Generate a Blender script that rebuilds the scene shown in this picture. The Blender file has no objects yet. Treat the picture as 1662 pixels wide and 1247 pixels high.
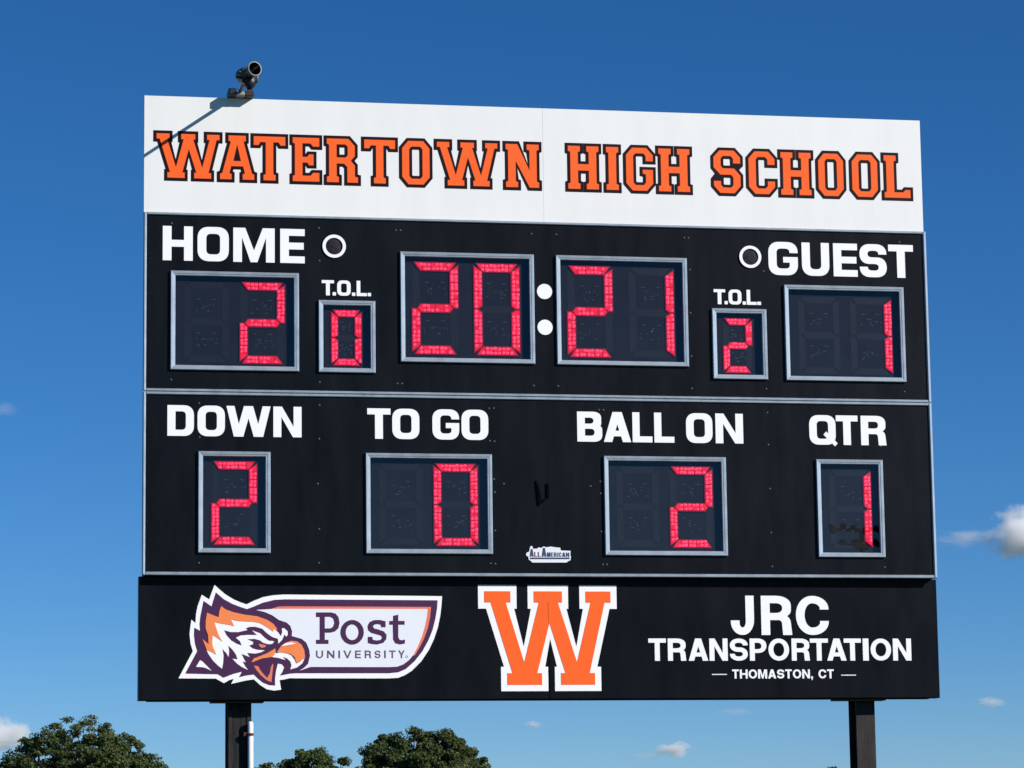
import bpy, math, random
from mathutils import Vector, Matrix
from mathutils.geometry import tessellate_polygon

# ------------------------------------------------------------------ camera, light, exposure
scene = bpy.context.scene
col = scene.collection
random.seed(7)

ZB = 4.72                                   # height of the seam between the two score cabinets
cam_data = bpy.data.cameras.new('camera')
cam = bpy.data.objects.new('camera', cam_data)
col.objects.link(cam)
cam.location = (-4.1025, -20.4029, ZB - 3.1138)
cam.rotation_euler = (Matrix.Rotation(-0.187266, 3, 'Z') @ Matrix.Rotation(math.pi / 2 + 0.153545, 3, 'X')
                      @ Matrix.Rotation(-0.013197, 3, 'Z')).to_euler()
cam_data.sensor_width = 36.0
cam_data.lens = 108.3
cam_data.clip_start = 0.1
cam_data.clip_end = 60000
scene.camera = cam

SUN_TO = Vector((1.2, -1.0, 0.83)).normalized()      # towards the sun
SUN_EL = math.asin(SUN_TO.z)
SUN_AZ = math.atan2(SUN_TO.x, SUN_TO.y)              # clockwise from +Y

world = bpy.data.worlds.new('World')
scene.world = world
world.use_nodes = True
wn = world.node_tree
wn.nodes.clear()
w_out = wn.nodes.new('ShaderNodeOutputWorld')
w_bg = wn.nodes.new('ShaderNodeBackground')
w_sky = wn.nodes.new('ShaderNodeTexSky')
w_sky.sky_type = 'NISHITA'
w_sky.sun_disc = False
w_sky.sun_elevation = SUN_EL
w_sky.sun_rotation = SUN_AZ
w_sky.altitude = 3000
w_sky.air_density = 1.0
w_sky.dust_density = 0.0
w_sky.ozone_density = 8.0
w_hsv = wn.nodes.new('ShaderNodeHueSaturation')
w_hsv.inputs['Saturation'].default_value = 1.13
w_bg.inputs['Strength'].default_value = 0.081
wn.links.new(w_sky.outputs[0], w_hsv.inputs['Color'])
wn.links.new(w_hsv.outputs[0], w_bg.inputs['Color'])
wn.links.new(w_bg.outputs[0], w_out.inputs['Surface'])

sun_data = bpy.data.lights.new('sun', 'SUN')
sun_data.energy = 4.75
sun_data.angle = math.radians(0.53)
sun_data.color = (1.0, 0.955, 0.895)
sun = bpy.data.objects.new('sun', sun_data)
sun.rotation_euler = SUN_TO.to_track_quat('Z', 'Y').to_euler()
sun.location = (20, -20, 30)
col.objects.link(sun)

scene.view_settings.view_transform = 'Standard'
scene.view_settings.look = 'None'
scene.view_settings.gamma = 1.0
scene.view_settings.exposure = 0.2
scene.cycles.volume_bounces = 14
scene.cycles.max_bounces = 16
scene.cycles.transparent_max_bounces = 12

# ------------------------------------------------------------------ helpers
def tag(o, label=None, cat=None, group=None, kind=None):
    if label: o['label'] = label
    if cat: o['category'] = cat
    if group: o['group'] = group
    if kind: o['kind'] = kind
    return o

def empty(name, loc):
    o = bpy.data.objects.new(name, None)
    o.location = loc
    o.empty_display_size = 0.2
    col.objects.link(o)
    return o

def wpos(o):
    v = Vector((0, 0, 0))
    while o is not None:
        v += o.location
        o = o.parent
    return v

def place(name, me, parent, origin):
    o = bpy.data.objects.new(name, me)
    col.objects.link(o)
    if parent is not None:
        o.parent = parent
        o.location = Vector(origin) - wpos(parent)
    else:
        o.location = origin
    return o

class MB:
    """collects faces (world coordinates) of one mesh, with a material per face"""
    def __init__(self):
        self.v = []; self.f = []; self.m = []; self.mats = []; self.smooth = []
    def mi(self, mat):
        if mat not in self.mats: self.mats.append(mat)
        return self.mats.index(mat)
    def face(self, idx, mat, smooth=False):
        self.f.append(idx); self.m.append(self.mi(mat)); self.smooth.append(smooth)
    def box(self, x0, x1, y0, y1, z0, z1, mat, bev=0.0):
        n = len(self.v)
        if bev <= 0:
            self.v += [(x, y, z) for x in (x0, x1) for y in (y0, y1) for z in (z0, z1)]
            for q in ((0,1,3,2),(4,6,7,5),(0,4,5,1),(2,3,7,6),(0,2,6,4),(1,5,7,3)):
                self.face([n + i for i in q], mat)
            return
        b = bev                                # front (y0) edges chamfered
        self.v += [(x0,y0+b,z0),(x1,y0+b,z0),(x1,y0+b,z1),(x0,y0+b,z1),
                   (x0+b,y0,z0+b),(x1-b,y0,z0+b),(x1-b,y0,z1-b),(x0+b,y0,z1-b),
                   (x0,y1,z0),(x1,y1,z0),(x1,y1,z1),(x0,y1,z1)]
        for q in ((4,5,6,7),(0,1,5,4),(1,2,6,5),(2,3,7,6),(3,0,4,7),(1,0,8,9),(2,1,9,10),(3,2,10,11),(0,3,11,8),(11,10,9,8)):
            self.face([n + i for i in q], mat)
    def tube(self, pts, rad, mat, seg=10, cap=True):
        rads = rad if isinstance(rad, (list, tuple)) else [rad] * len(pts)
        P = [Vector(p) for p in pts]
        rings = []
        for i, p in enumerate(P):
            d = (P[min(i + 1, len(P) - 1)] - P[max(i - 1, 0)]).normalized()
            a = d.cross(Vector((0, 0, 1)))
            if a.length < 0.05: a = d.cross(Vector((1, 0, 0)))
            a.normalize(); b = a.cross(d).normalized()
            n = len(self.v)
            for k in range(seg):
                t = 2 * math.pi * k / seg
                self.v.append(tuple(p + (a * math.cos(t) + b * math.sin(t)) * rads[i]))
            rings.append(n)
        for i in range(len(rings) - 1):
            for k in range(seg):
                k2 = (k + 1) % seg
                self.face([rings[i] + k, rings[i] + k2, rings[i + 1] + k2, rings[i + 1] + k], mat, True)
        if cap:
            self.face([rings[0] + k for k in range(seg)][::-1], mat)
            self.face([rings[-1] + k for k in range(seg)], mat)
    def lathe(self, o, ax, prof, mat, seg=24):
        o = Vector(o); ax = Vector(ax).normalized()
        a = ax.cross(Vector((0, 0, 1))).normalized(); b = a.cross(ax).normalized()
        rings = []
        for s, r in prof:
            n = len(self.v)
            for k in range(seg):
                t = 2 * math.pi * k / seg
                self.v.append(tuple(o + ax * s + (a * math.cos(t) + b * math.sin(t)) * r))
            rings.append(n)
        for i in range(len(rings) - 1):
            for k in range(seg):
                k2 = (k + 1) % seg
                self.face([rings[i] + k, rings[i] + k2, rings[i + 1] + k2, rings[i + 1] + k], mat, True)
    def sheet(self, loops, yf, th, mat, side=None):
        """polygon with holes in the X-Z plane, its front at y = yf, extruded back by th"""
        side = side or mat
        fix = []
        for i, lp in enumerate(loops):
            a = sum(lp[k][0] * lp[(k + 1) % len(lp)][1] - lp[(k + 1) % len(lp)][0] * lp[k][1] for k in range(len(lp)))
            ccw = a > 0
            fix.append(list(lp) if ccw == (i == 0) else list(lp)[::-1])
        tris = tessellate_polygon([[Vector((p[0], p[1], 0)) for p in lp] for lp in fix])
        flat = [p for lp in fix for p in lp]
        n = len(self.v)
        self.v += [(p[0], yf, p[1]) for p in flat]
        for t in tris:
            (ax, az), (bx, bz), (cx, cz) = (flat[i] for i in t)
            area = (bx - ax) * (cz - az) - (cx - ax) * (bz - az)
            if abs(area) < 1e-12: continue
            self.face([n + i for i in (t if area > 0 else t[::-1])], mat)
        if th > 0:
            m = len(self.v)
            self.v += [(p[0], yf + th, p[1]) for p in flat]
            s = 0
            for lp in fix:
                k = len(lp)
                for i in range(k):
                    j = (i + 1) % k
                    self.face([n + s + i, m + s + i, m + s + j, n + s + j], side)
                s += k
    def mesh(self, name, origin):
        me = bpy.data.meshes.new(name)
        ox, oy, oz = origin
        me.from_pydata([(x - ox, y - oy, z - oz) for x, y, z in self.v], [], self.f)
        for m in self.mats: me.materials.append(m)
        me.polygons.foreach_set('material_index', self.m)
        me.polygons.foreach_set('use_smooth', self.smooth)
        me.update()
        return me
    def build(self, name, parent=None, origin=None):
        if origin is None:
            xs = [p[0] for p in self.v]; ys = [p[1] for p in self.v]; zs = [p[2] for p in self.v]
            origin = ((min(xs) + max(xs)) / 2, (min(ys) + max(ys)) / 2, min(zs))
        return place(name, self.mesh(name, origin), parent, origin)

def Z(lst, dz=ZB):
    return [(p[0], p[1] + dz) for p in lst]

# ------------------------------------------------------------------ materials
def new_mat(name):
    m = bpy.data.materials.new(name)
    m.use_nodes = True
    nt = m.node_tree
    return m, nt, nt.nodes['Principled BSDF']

def surf(name, color, rough=0.5, metal=0.0, spec=0.5, var=0.0, scale=6.0, stretch=(1, 1, 1), bump=0.0, bscale=40.0, rvar=0.0, coat=0.0):
    m, nt, b = new_mat(name)
    b.inputs['Base Color'].default_value = (*color, 1)
    b.inputs['Roughness'].default_value = rough
    b.inputs['Metallic'].default_value = metal
    b.inputs['Specular IOR Level'].default_value = spec
    b.inputs['Coat Weight'].default_value = coat
    tc = nt.nodes.new('ShaderNodeTexCoord')
    geo = nt.nodes.new('ShaderNodeNewGeometry')
    mp = nt.nodes.new('ShaderNodeMapping')
    mp.inputs['Scale'].default_value = stretch
    nt.links.new(geo.outputs['Position'], mp.inputs['Vector'])
    if var > 0 or rvar > 0:
        nz = nt.nodes.new('ShaderNodeTexNoise')
        nz.inputs['Scale'].default_value = scale
        nz.inputs['Detail'].default_value = 8
        nz.inputs['Roughness'].default_value = 0.62
        nt.links.new(mp.outputs[0], nz.inputs['Vector'])
    if var > 0:
        mr = nt.nodes.new('ShaderNodeMapRange')
        mr.inputs['From Min'].default_value = 0.3; mr.inputs['From Max'].default_value = 0.7
        mr.inputs['To Min'].default_value = 1 - var; mr.inputs['To Max'].default_value = 1 + var
        nt.links.new(nz.outputs['Fac'], mr.inputs['Value'])
        mx = nt.nodes.new('ShaderNodeVectorMath'); mx.operation = 'SCALE'
        mx.inputs[0].default_value = color
        nt.links.new(mr.outputs[0], mx.inputs['Scale'])
        nt.links.new(mx.outputs[0], b.inputs['Base Color'])
    if rvar > 0:
        mr2 = nt.nodes.new('ShaderNodeMapRange')
        mr2.inputs['From Min'].default_value = 0.3; mr2.inputs['From Max'].default_value = 0.7
        mr2.inputs['To Min'].default_value = rough - rvar; mr2.inputs['To Max'].default_value = rough + rvar
        nt.links.new(nz.outputs['Fac'], mr2.inputs['Value'])
        nt.links.new(mr2.outputs[0], b.inputs['Roughness'])
    if bump > 0:
        nb = nt.nodes.new('ShaderNodeTexNoise')
        nb.inputs['Scale'].default_value = bscale
        nb.inputs['Detail'].default_value = 5
        nt.links.new(mp.outputs[0], nb.inputs['Vector'])
        bp = nt.nodes.new('ShaderNodeBump')
        bp.inputs['Strength'].default_value = bump
        bp.inputs['Distance'].default_value = 0.01
        nt.links.new(nb.outputs['Fac'], bp.inputs['Height'])
        nt.links.new(bp.outputs[0], b.inputs['Normal'])
    return m

M_WHITE = surf('white_sheet', (0.80, 0.80, 0.79), rough=0.5, spec=0.3, var=0.035, scale=1.6, stretch=(2.6, 1, 0.5), bump=0.22, bscale=1.3)
M_VINYL = surf('white_vinyl', (0.90, 0.90, 0.90), rough=0.5, spec=0.4, var=0.02, scale=9)
M_ORANGE = surf('orange_vinyl', (0.96, 0.128, 0.018), rough=0.55, spec=0.2, var=0.03, scale=14)
M_INK = surf('dark_maroon_vinyl', (0.012, 0.003, 0.006), rough=0.45, spec=0.15)
M_PANEL = surf('black_painted_sheet', (0.0042, 0.0055, 0.0085), rough=0.40, spec=0.11, var=0.28, scale=2.2, stretch=(3.0, 1, 0.6), bump=0.05, bscale=120, rvar=0.05)
M_PANEL2 = surf('black_vinyl_sheet', (0.0040, 0.0052, 0.0078), rough=0.40, spec=0.10, var=0.32, scale=1.8, stretch=(2.6, 1, 0.8), bump=0.05, bscale=90, rvar=0.05)
M_CASE = surf('black_steel_case', (0.006, 0.006, 0.0065), rough=0.6, spec=0.2, var=0.3, scale=5)
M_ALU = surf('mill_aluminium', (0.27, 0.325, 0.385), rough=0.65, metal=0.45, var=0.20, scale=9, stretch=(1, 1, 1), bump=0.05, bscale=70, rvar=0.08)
M_ALU2 = surf('lit_aluminium', (0.36, 0.44, 0.53), rough=0.65, metal=0.45, var=0.16, scale=8, bump=0.05, bscale=60, rvar=0.08)  # same metal, paler: light on upright rails and jambs put into the colour
M_BACK = surf('smoked_backing', (0.0068, 0.0066, 0.0080), rough=0.7, spec=0.15, var=0.35, scale=5)
M_TRACE = surf('grey_solder_marks', (0.052, 0.058, 0.062), rough=0.6, var=0.4, scale=40)
M_DEAD = surf('unlit_lens', (0.0076, 0.0072, 0.0087), rough=0.6, spec=0.2, var=0.4, scale=50)
M_RIVET = surf('rivet_steel', (0.10, 0.10, 0.11), rough=0.5, metal=0.2)
M_PURPLE = surf('purple_vinyl', (0.058, 0.012, 0.066), rough=0.5, spec=0.35, var=0.05, scale=10)
M_ORANGE2 = surf('soft_orange_vinyl', (0.88, 0.24, 0.075), rough=0.5, spec=0.35, var=0.04, scale=12)
M_SALMON = surf('salmon_vinyl', (0.75, 0.20, 0.12), rough=0.5, spec=0.35)
M_LILAC = surf('pale_vinyl', (0.78, 0.80, 0.86), rough=0.5, spec=0.35, var=0.02, scale=10)
M_GREYINK = surf('grey_purple_ink', (0.11, 0.085, 0.14), rough=0.5)
M_NAVY = surf('navy_ink', (0.02, 0.045, 0.10), rough=0.5)
M_MAROON = surf('maroon_ink', (0.16, 0.03, 0.05), rough=0.5)
M_PVC = surf('white_pvc', (0.84, 0.84, 0.82), rough=0.35, spec=0.5)
M_RUST = surf('rusty_clamp', (0.10, 0.032, 0.014), rough=0.85, var=0.4, scale=60, bump=0.3, bscale=90)
M_POST = surf('weathered_dark_steel', (0.014, 0.014, 0.015), rough=0.6, spec=0.2, var=0.95, scale=7, stretch=(9, 1, 0.9), bump=0.25, bscale=18)
M_POST2 = surf('brown_primer_steel', (0.024, 0.020, 0.020), rough=0.65, spec=0.25, var=0.45, scale=6, stretch=(5, 1, 1.2), bump=0.2, bscale=25)
M_DARK = surf('dark_housing', (0.014, 0.016, 0.020), rough=0.45, spec=0.5, var=0.3, scale=30)
M_GREYH = surf('grey_housing', (0.085, 0.092, 0.098), rough=0.45, spec=0.5, var=0.2, scale=40)
M_BLOCK = surf('dark_brown_block', (0.030, 0.014, 0.013), rough=0.7, var=0.4, scale=40)
M_RIM = surf('pale_rim', (0.20, 0.205, 0.20), rough=0.5)
M_LENS = surf('lens_black', (0.002, 0.002, 0.003), rough=0.25, spec=0.5)
M_GALV = surf('galvanised_steel', (0.42, 0.42, 0.40), rough=0.5, metal=0.6, var=0.25, scale=60)
M_BULB = surf('smoked_lamp', (0.014, 0.013, 0.020), rough=0.65, spec=0.2, var=0.8, scale=40)

def emit_mat(name, color, strength, base=(0.3, 0.0, 0.02), var=0.0, scale=30.0):
    m, nt, b = new_mat(name)
    b.inputs['Base Color'].default_value = (*base, 1)
    b.inputs['Roughness'].default_value = 0.35
    b.inputs['Emission Color'].default_value = (*color, 1)
    b.inputs['Emission Strength'].default_value = strength
    if var > 0:
        geo = nt.nodes.new('ShaderNodeNewGeometry')
        nz = nt.nodes.new('ShaderNodeTexNoise'); nz.inputs['Scale'].default_value = scale
        nz.inputs['Detail'].default_value = 2
        mr = nt.nodes.new('ShaderNodeMapRange')
        mr.inputs['From Min'].default_value = 0.3; mr.inputs['From Max'].default_value = 0.7
        mr.inputs['To Min'].default_value = strength * (1 - var); mr.inputs['To Max'].default_value = strength * (1 + var)
        nt.links.new(geo.outputs['Position'], nz.inputs['Vector'])
        nt.links.new(nz.outputs['Fac'], mr.inputs['Value'])
        nt.links.new(mr.outputs[0], b.inputs['Emission Strength'])
    return m
M_LENSRED = emit_mat('lit_red_lens', (1.0, 0.0, 0.022), 0.82, base=(0.06, 0.0, 0.003), var=0.2, scale=26)
M_LENSHALO = emit_mat('red_glow_halo', (1.0, 0.0, 0.03), 0.16, base=(0.05, 0.0, 0.005))  # halo: red spill round lit segments put in as a faintly emitting plate
M_LED = emit_mat('lit_led', (1.0, 0.030, 0.095), 1.2, base=(0.3, 0.02, 0.05), var=0.25, scale=18)

def glass_mat():
    m = bpy.data.materials.new('window_acrylic')
    m.use_nodes = True
    nt = m.node_tree; nt.nodes.clear()
    out = nt.nodes.new('ShaderNodeOutputMaterial')
    mix = nt.nodes.new('ShaderNodeMixShader')
    tr = nt.nodes.new('ShaderNodeBsdfTransparent'); tr.inputs[0].default_value = (0.93, 0.94, 0.96, 1)
    gl = nt.nodes.new('ShaderNodeBsdfGlossy'); gl.inputs['Roughness'].default_value = 0.0
    gl.inputs['Color'].default_value = (0.9, 0.95, 1, 1)
    # Schlick reflectance, the same from either side of the thin sheet
    geo = nt.nodes.new('ShaderNodeNewGeometry')
    dt = nt.nodes.new('ShaderNodeVectorMath'); dt.operation = 'DOT_PRODUCT'
    nt.links.new(geo.outputs['Incoming'], dt.inputs[0]); nt.links.new(geo.outputs['Normal'], dt.inputs[1])
    def mth(op, a, b_=None):
        n = nt.nodes.new('ShaderNodeMath'); n.operation = op
        for i, q in enumerate((a, b_)):
            if q is None: continue
            if isinstance(q, (int, float)): n.inputs[i].default_value = q
            else: nt.links.new(q, n.inputs[i])
        return n.outputs[0]
    f5 = mth('POWER', mth('SUBTRACT', 1.0, mth('ABSOLUTE', dt.outputs['Value'])), 5.0)
    nt.links.new(mth('ADD', mth('MULTIPLY', f5, 0.93), 0.042), mix.inputs[0])
    nt.links.new(tr.outputs[0], mix.inputs[1]); nt.links.new(gl.outputs[0], mix.inputs[2])
    nt.links.new(mix.outputs[0], out.inputs['Surface'])
    return m
M_GLASS = glass_mat()

# ------------------------------------------------------------------ ground
gb = MB()
gb.v += [(-20000, -20000, 0), (20000, -20000, 0), (20000, 20000, 0), (-20000, 20000, 0)]
M_GRASS = surf('mown_grass', (0.045, 0.075, 0.022), rough=0.9, spec=0.2, var=0.35, scale=0.9, bump=0.6, bscale=30)
gb.face([0, 1, 2, 3], M_GRASS)
ground = gb.build('ground', None, (0, 0, 0))
ground['kind'] = 'structure'

# ------------------------------------------------------------------ lettering: outlines in units of 100 per cap height
def rp(pts, n=7, kk=0.56):
    """polygon with rounded corners: (x, y) or (x, y, rx_in, r_out)"""
    out = []
    N = len(pts)
    for i in range(N):
        p = pts[i]
        if len(p) == 2 or p[2] <= 0:
            out.append((p[0], p[1])); continue
        r1 = p[2]; r2 = p[3] if len(p) > 3 else p[2]
        a = Vector(pts[i - 1][:2]); b = Vector(p[:2]); c = Vector(pts[(i + 1) % N][:2])
        d1 = (a - b); d2 = (c - b)
        s = b + d1.normalized() * min(r1, d1.length * 0.999)
        e = b + d2.normalized() * min(r2, d2.length * 0.999)
        k1 = s + (b - s) * kk; k2 = e + (b - e) * kk
        for j in range(n + 1):
            t = j / n
            q = s * (1 - t) ** 3 + k1 * 3 * t * (1 - t) ** 2 + k2 * 3 * t * t * (1 - t) + e * t ** 3
            out.append((q.x, q.y))
    return out

EURO = dict(s=25, b=20, R=32, r=13, kk=0.62)
HELV = dict(s=23, b=19, R=99, r=99, kk=0.57)
HELVJ = dict(s=23, b=19, R=99, r=99, kk=0.57)
THIN = dict(s=15, b=13, R=99, r=99, kk=0.57)
SLIM = dict(s=16, b=16, R=20, r=8, kk=0.6)

def glyph(ch, w, st):
    """-> list of layers, each a list of loops (outer, holes)"""
    s, b, kk = st['s'], st['b'], st['kk']
    s = min(s, w * 0.36) if ch not in 'I.,-' else s
    RX = min(st['R'], w / 2); RY = min(st['R'], 50)
    rx = min(st['r'], max(w / 2 - s, 2)); ry = min(st['r'], 50 - b)
    RH = min(st['R'], 29.5)          # half-height bowls
    P = lambda pts: rp(pts, kk=kk)
    H = lambda v, h: (h, v)
    if ch == 'I' or ch == '-': return [[P([(0, 0), (w, 0), (w, 100), (0, 100)])]]
    if ch == '.': return [[P([(0, 0, 4), (w, 0, 4), (w, 22, 4), (0, 22, 4)])]]
    if ch == ',': return [[[(0, 0), (w * 0.45, 0), (w * 0.1, -18), (w * 0.55, -18), (w, 0), (w, 22), (0, 22)]]]
    if ch == 'T': return [[[((w - s) / 2, 0), ((w + s) / 2, 0), ((w + s) / 2, 100 - b), (w, 100 - b), (w, 100), (0, 100), (0, 100 - b), ((w - s) / 2, 100 - b)]]]
    if ch == 'L': return [[[(0, 0), (w, 0), (w, b), (s, b), (s, 100), (0, 100)]]]
    if ch == 'E': return [[[(0, 0), (w, 0), (w, b), (s, b), (s, 50 - b / 2), (w * 0.96, 50 - b / 2), (w * 0.96, 50 + b / 2), (s, 50 + b / 2), (s, 100 - b), (w, 100 - b), (w, 100), (0, 100)]]]
    if ch == 'H': return [[[(0, 0), (s, 0), (s, 50 - b / 2), (w - s, 50 - b / 2), (w - s, 0), (w, 0), (w, 100), (w - s, 100), (w - s, 50 + b / 2), (s, 50 + b / 2), (s, 100), (0, 100)]]]
    if ch == 'N': return [[[(0, 0), (s, 0), (s, 66), (w - s * 1.08, 0), (w, 0), (w, 100), (w - s, 100), (w - s, 34), (s * 1.08, 100), (0, 100)]]]
    if ch == 'M':
        t = s * 0.78
        return [[[(0, 0), (s, 0), (s, 72), (w / 2 - t / 2, 0), (w / 2 + t / 2, 0), (w - s, 72), (w - s, 0), (w, 0), (w, 100), (w - s * 1.38, 100), (w / 2, 34), (s * 1.38, 100), (0, 100)]]]
    if ch == 'A':
        a = s * 1.08; t = s * 1.2; dx = (w / 2 - t / 2) / 100
        xi = lambda y: a + y * dx
        y0 = 19; y1 = y0 + b * 0.95; ya = (w / 2 - a) / dx
        return [[[(0, 0), (a, 0), (xi(y0), y0), (w - xi(y0), y0), (w - a, 0), (w, 0), (w / 2 + t / 2, 100), (w / 2 - t / 2, 100)],
                 [(xi(y1), y1), (w - xi(y1), y1), (w / 2, ya)]]]
    if ch == 'V':
        a = s * 1.08; t = s * 1.0; dx = (w / 2 - t / 2) / 100
        return [[[(w / 2 - t / 2, 0), (w / 2 + t / 2, 0), (w, 100), (w - a, 100), (w / 2, 100 - (w / 2 - a) / dx), (a, 100), (0, 100)]]]
    if ch == 'Y': return [[[(w / 2 - s / 2, 0), (w / 2 + s / 2, 0), (w / 2 + s / 2, 41), (w, 100), (w - s * 1.15, 100), (w / 2, 58), (s * 1.15, 100), (0, 100), (w / 2 - s / 2, 41)]]]
    if ch == 'W':
        a = s * 1.0; t = a * 1.18; t2 = a * 1.14; q = w * 0.275
        k = (q - t / 2) / 100; k2 = (w / 2 - t2 / 2 + a - q - t / 2) / 100
        yn = 100 - (w / 2 - t2 / 2 - a) / (k + k2); xn = a + (100 - yn) * k
        yc = (w / 2 - q - t / 2) / k2
        L = [(0, 100), (q - t / 2, 0), (q + t / 2, 0), (w / 2, yc)]
        top = [(w / 2 + t2 / 2, 100), (w / 2 - t2 / 2, 100), (xn, yn), (a, 100)]
        return [[L + [(w - q - t / 2, 0), (w - q + t / 2, 0), (w, 100), (w - a, 100), (w - xn, yn)] + top]]
    if ch == 'O': return [[P([(0, 0, *H(RX, RY)), (w, 0, RX, RY), (w, 100, *H(RX, RY)), (0, 100, RX, RY)]),
                           P([(s, b, ry, rx), (w - s, b, rx, ry), (w - s, 100 - b, ry, rx), (s, 100 - b, rx, ry)])]]
    if ch == 'Q':
        return glyph('O', w * 0.94, st) + [[[(w * 0.50, 34), (w * 0.60, 45), (w * 1.0, 5), (w * 0.90, -5)]]]
    if ch == 'D': return [[P([(0, 0), (w, 0, RX, RY), (w, 100, RY, RX), (0, 100)]),
                           P([(s, b), (w - s, b, rx, ry), (w - s, 100 - b, ry, rx), (s, 100 - b)])]]
    if ch == 'U': return [[P([(0, 100), (0, 0, min(RY, 45), RX), (w, 0, RX, min(RY, 45)), (w, 100), (w - s, 100), (w - s, b, min(ry, 24), rx), (s, b, rx, min(ry, 24)), (s, 100)])]]
    if ch == 'J': return [[P([(0, 37), (0, 0, 34, RX), (w, 0, RX, 40), (w, 100), (w - s, 100), (w - s, b, 16, rx), (s, b, rx, 14), (s * 1.05, 37)])]]
    if ch == 'C': return [[P([(w, 36), (w, 0, 35, RX), (0, 0, RX, RY), (0, 100, RY, RX), (w, 100, RX, 33), (w, 65), (w - s, 65),
                              (w - s, 100 - b, 14, rx), (s, 100 - b, rx, ry), (s, b, ry, rx), (w - s, b, rx, 14), (w - s, 36)])]]
    if ch == 'G': return [[P([(w, 55), (w * 0.50, 55), (w * 0.50, 38), (w - s, 38), (w - s, b, 10, rx), (s, b, rx, ry), (s, 100 - b, ry, rx),
                              (w - s, 100 - b, rx, 11), (w - s, 67), (w, 67), (w, 100, 30, RX), (0, 100, RX, RY), (0, 0, RY, RX), (w, 0, RX, min(RY, 34))])]]
    if ch == 'S':
        ir = min(ry, 9)
        return [[P([(0, 31), (0, 0, min(RH, 28), RX), (w, 0, RX, RH), (w, 60, RH, RX * 0.9), (s, 60, min(rx, 14), ir), (s, 100 - b, ir, rx), (w - s, 100 - b, rx, ir), (w - s, 69), (w, 69),
                    (w, 100, min(RH, 28), RX), (0, 100, RX, RH), (0, 40, RH, RX * 0.9), (w - s, 40, min(rx, 14), ir), (w - s, b, ir, rx), (s, b, rx, ir), (s, 31)])]]
    if ch == 'P':
        hb = min(st['r'], (65 - 2 * b) / 2)
        return [[P([(0, 0), (s, 0), (s, 35), (w, 35, RX, min(RH, 30)), (w, 100, min(RH, 30), RX), (0, 100)]),
                 P([(s, 35 + b * 0.9), (w - s, 35 + b * 0.9, rx, hb), (w - s, 100 - b, hb, rx), (s, 100 - b)])]]
    if ch == 'R':
        hb = min(st['r'], (60 - 2 * b) / 2)
        return [[P([(0, 0), (s, 0), (s, 38), (w - s - 2, 38, 8, 8), (w - s + 1, 0), (w + 2, 0), (w - 2, 42, 10, 8), (w - 11, 48, 2, 2), (w, 56, 8, 8), (w, 100, min(RH, 24), RX), (0, 100)]),
                 P([(s, 38 + b * 0.95), (w - s, 38 + b * 0.95, rx, hb), (w - s, 100 - b, hb, rx), (s, 100 - b)])]]
    if ch == 'B':
        return [[P([(0, 0), (w, 0, RX * 0.9, 22), (w, 52, 14, 12), (w - 8, 52), (w - 3, 52, 6, 12), (w - 3, 100, 20, RX * 0.9), (0, 100)]),
                 P([(s, b), (w - s, b, min(rx, 12), 11), (w - s, 43, 11, min(rx, 12)), (s, 43)]),
                 P([(s, 60), (w - s - 3, 60, min(rx, 12), 10), (w - s - 3, 100 - b, 10, min(rx, 12)), (s, 100 - b)])]]
    raise ValueError(ch)

ADV = dict(T=62, H=72, O=78, M=84, A=74, S=66, N=72, C=72, I=26, R=72, L=58, E=62)
ADV[','] = 20

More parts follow.
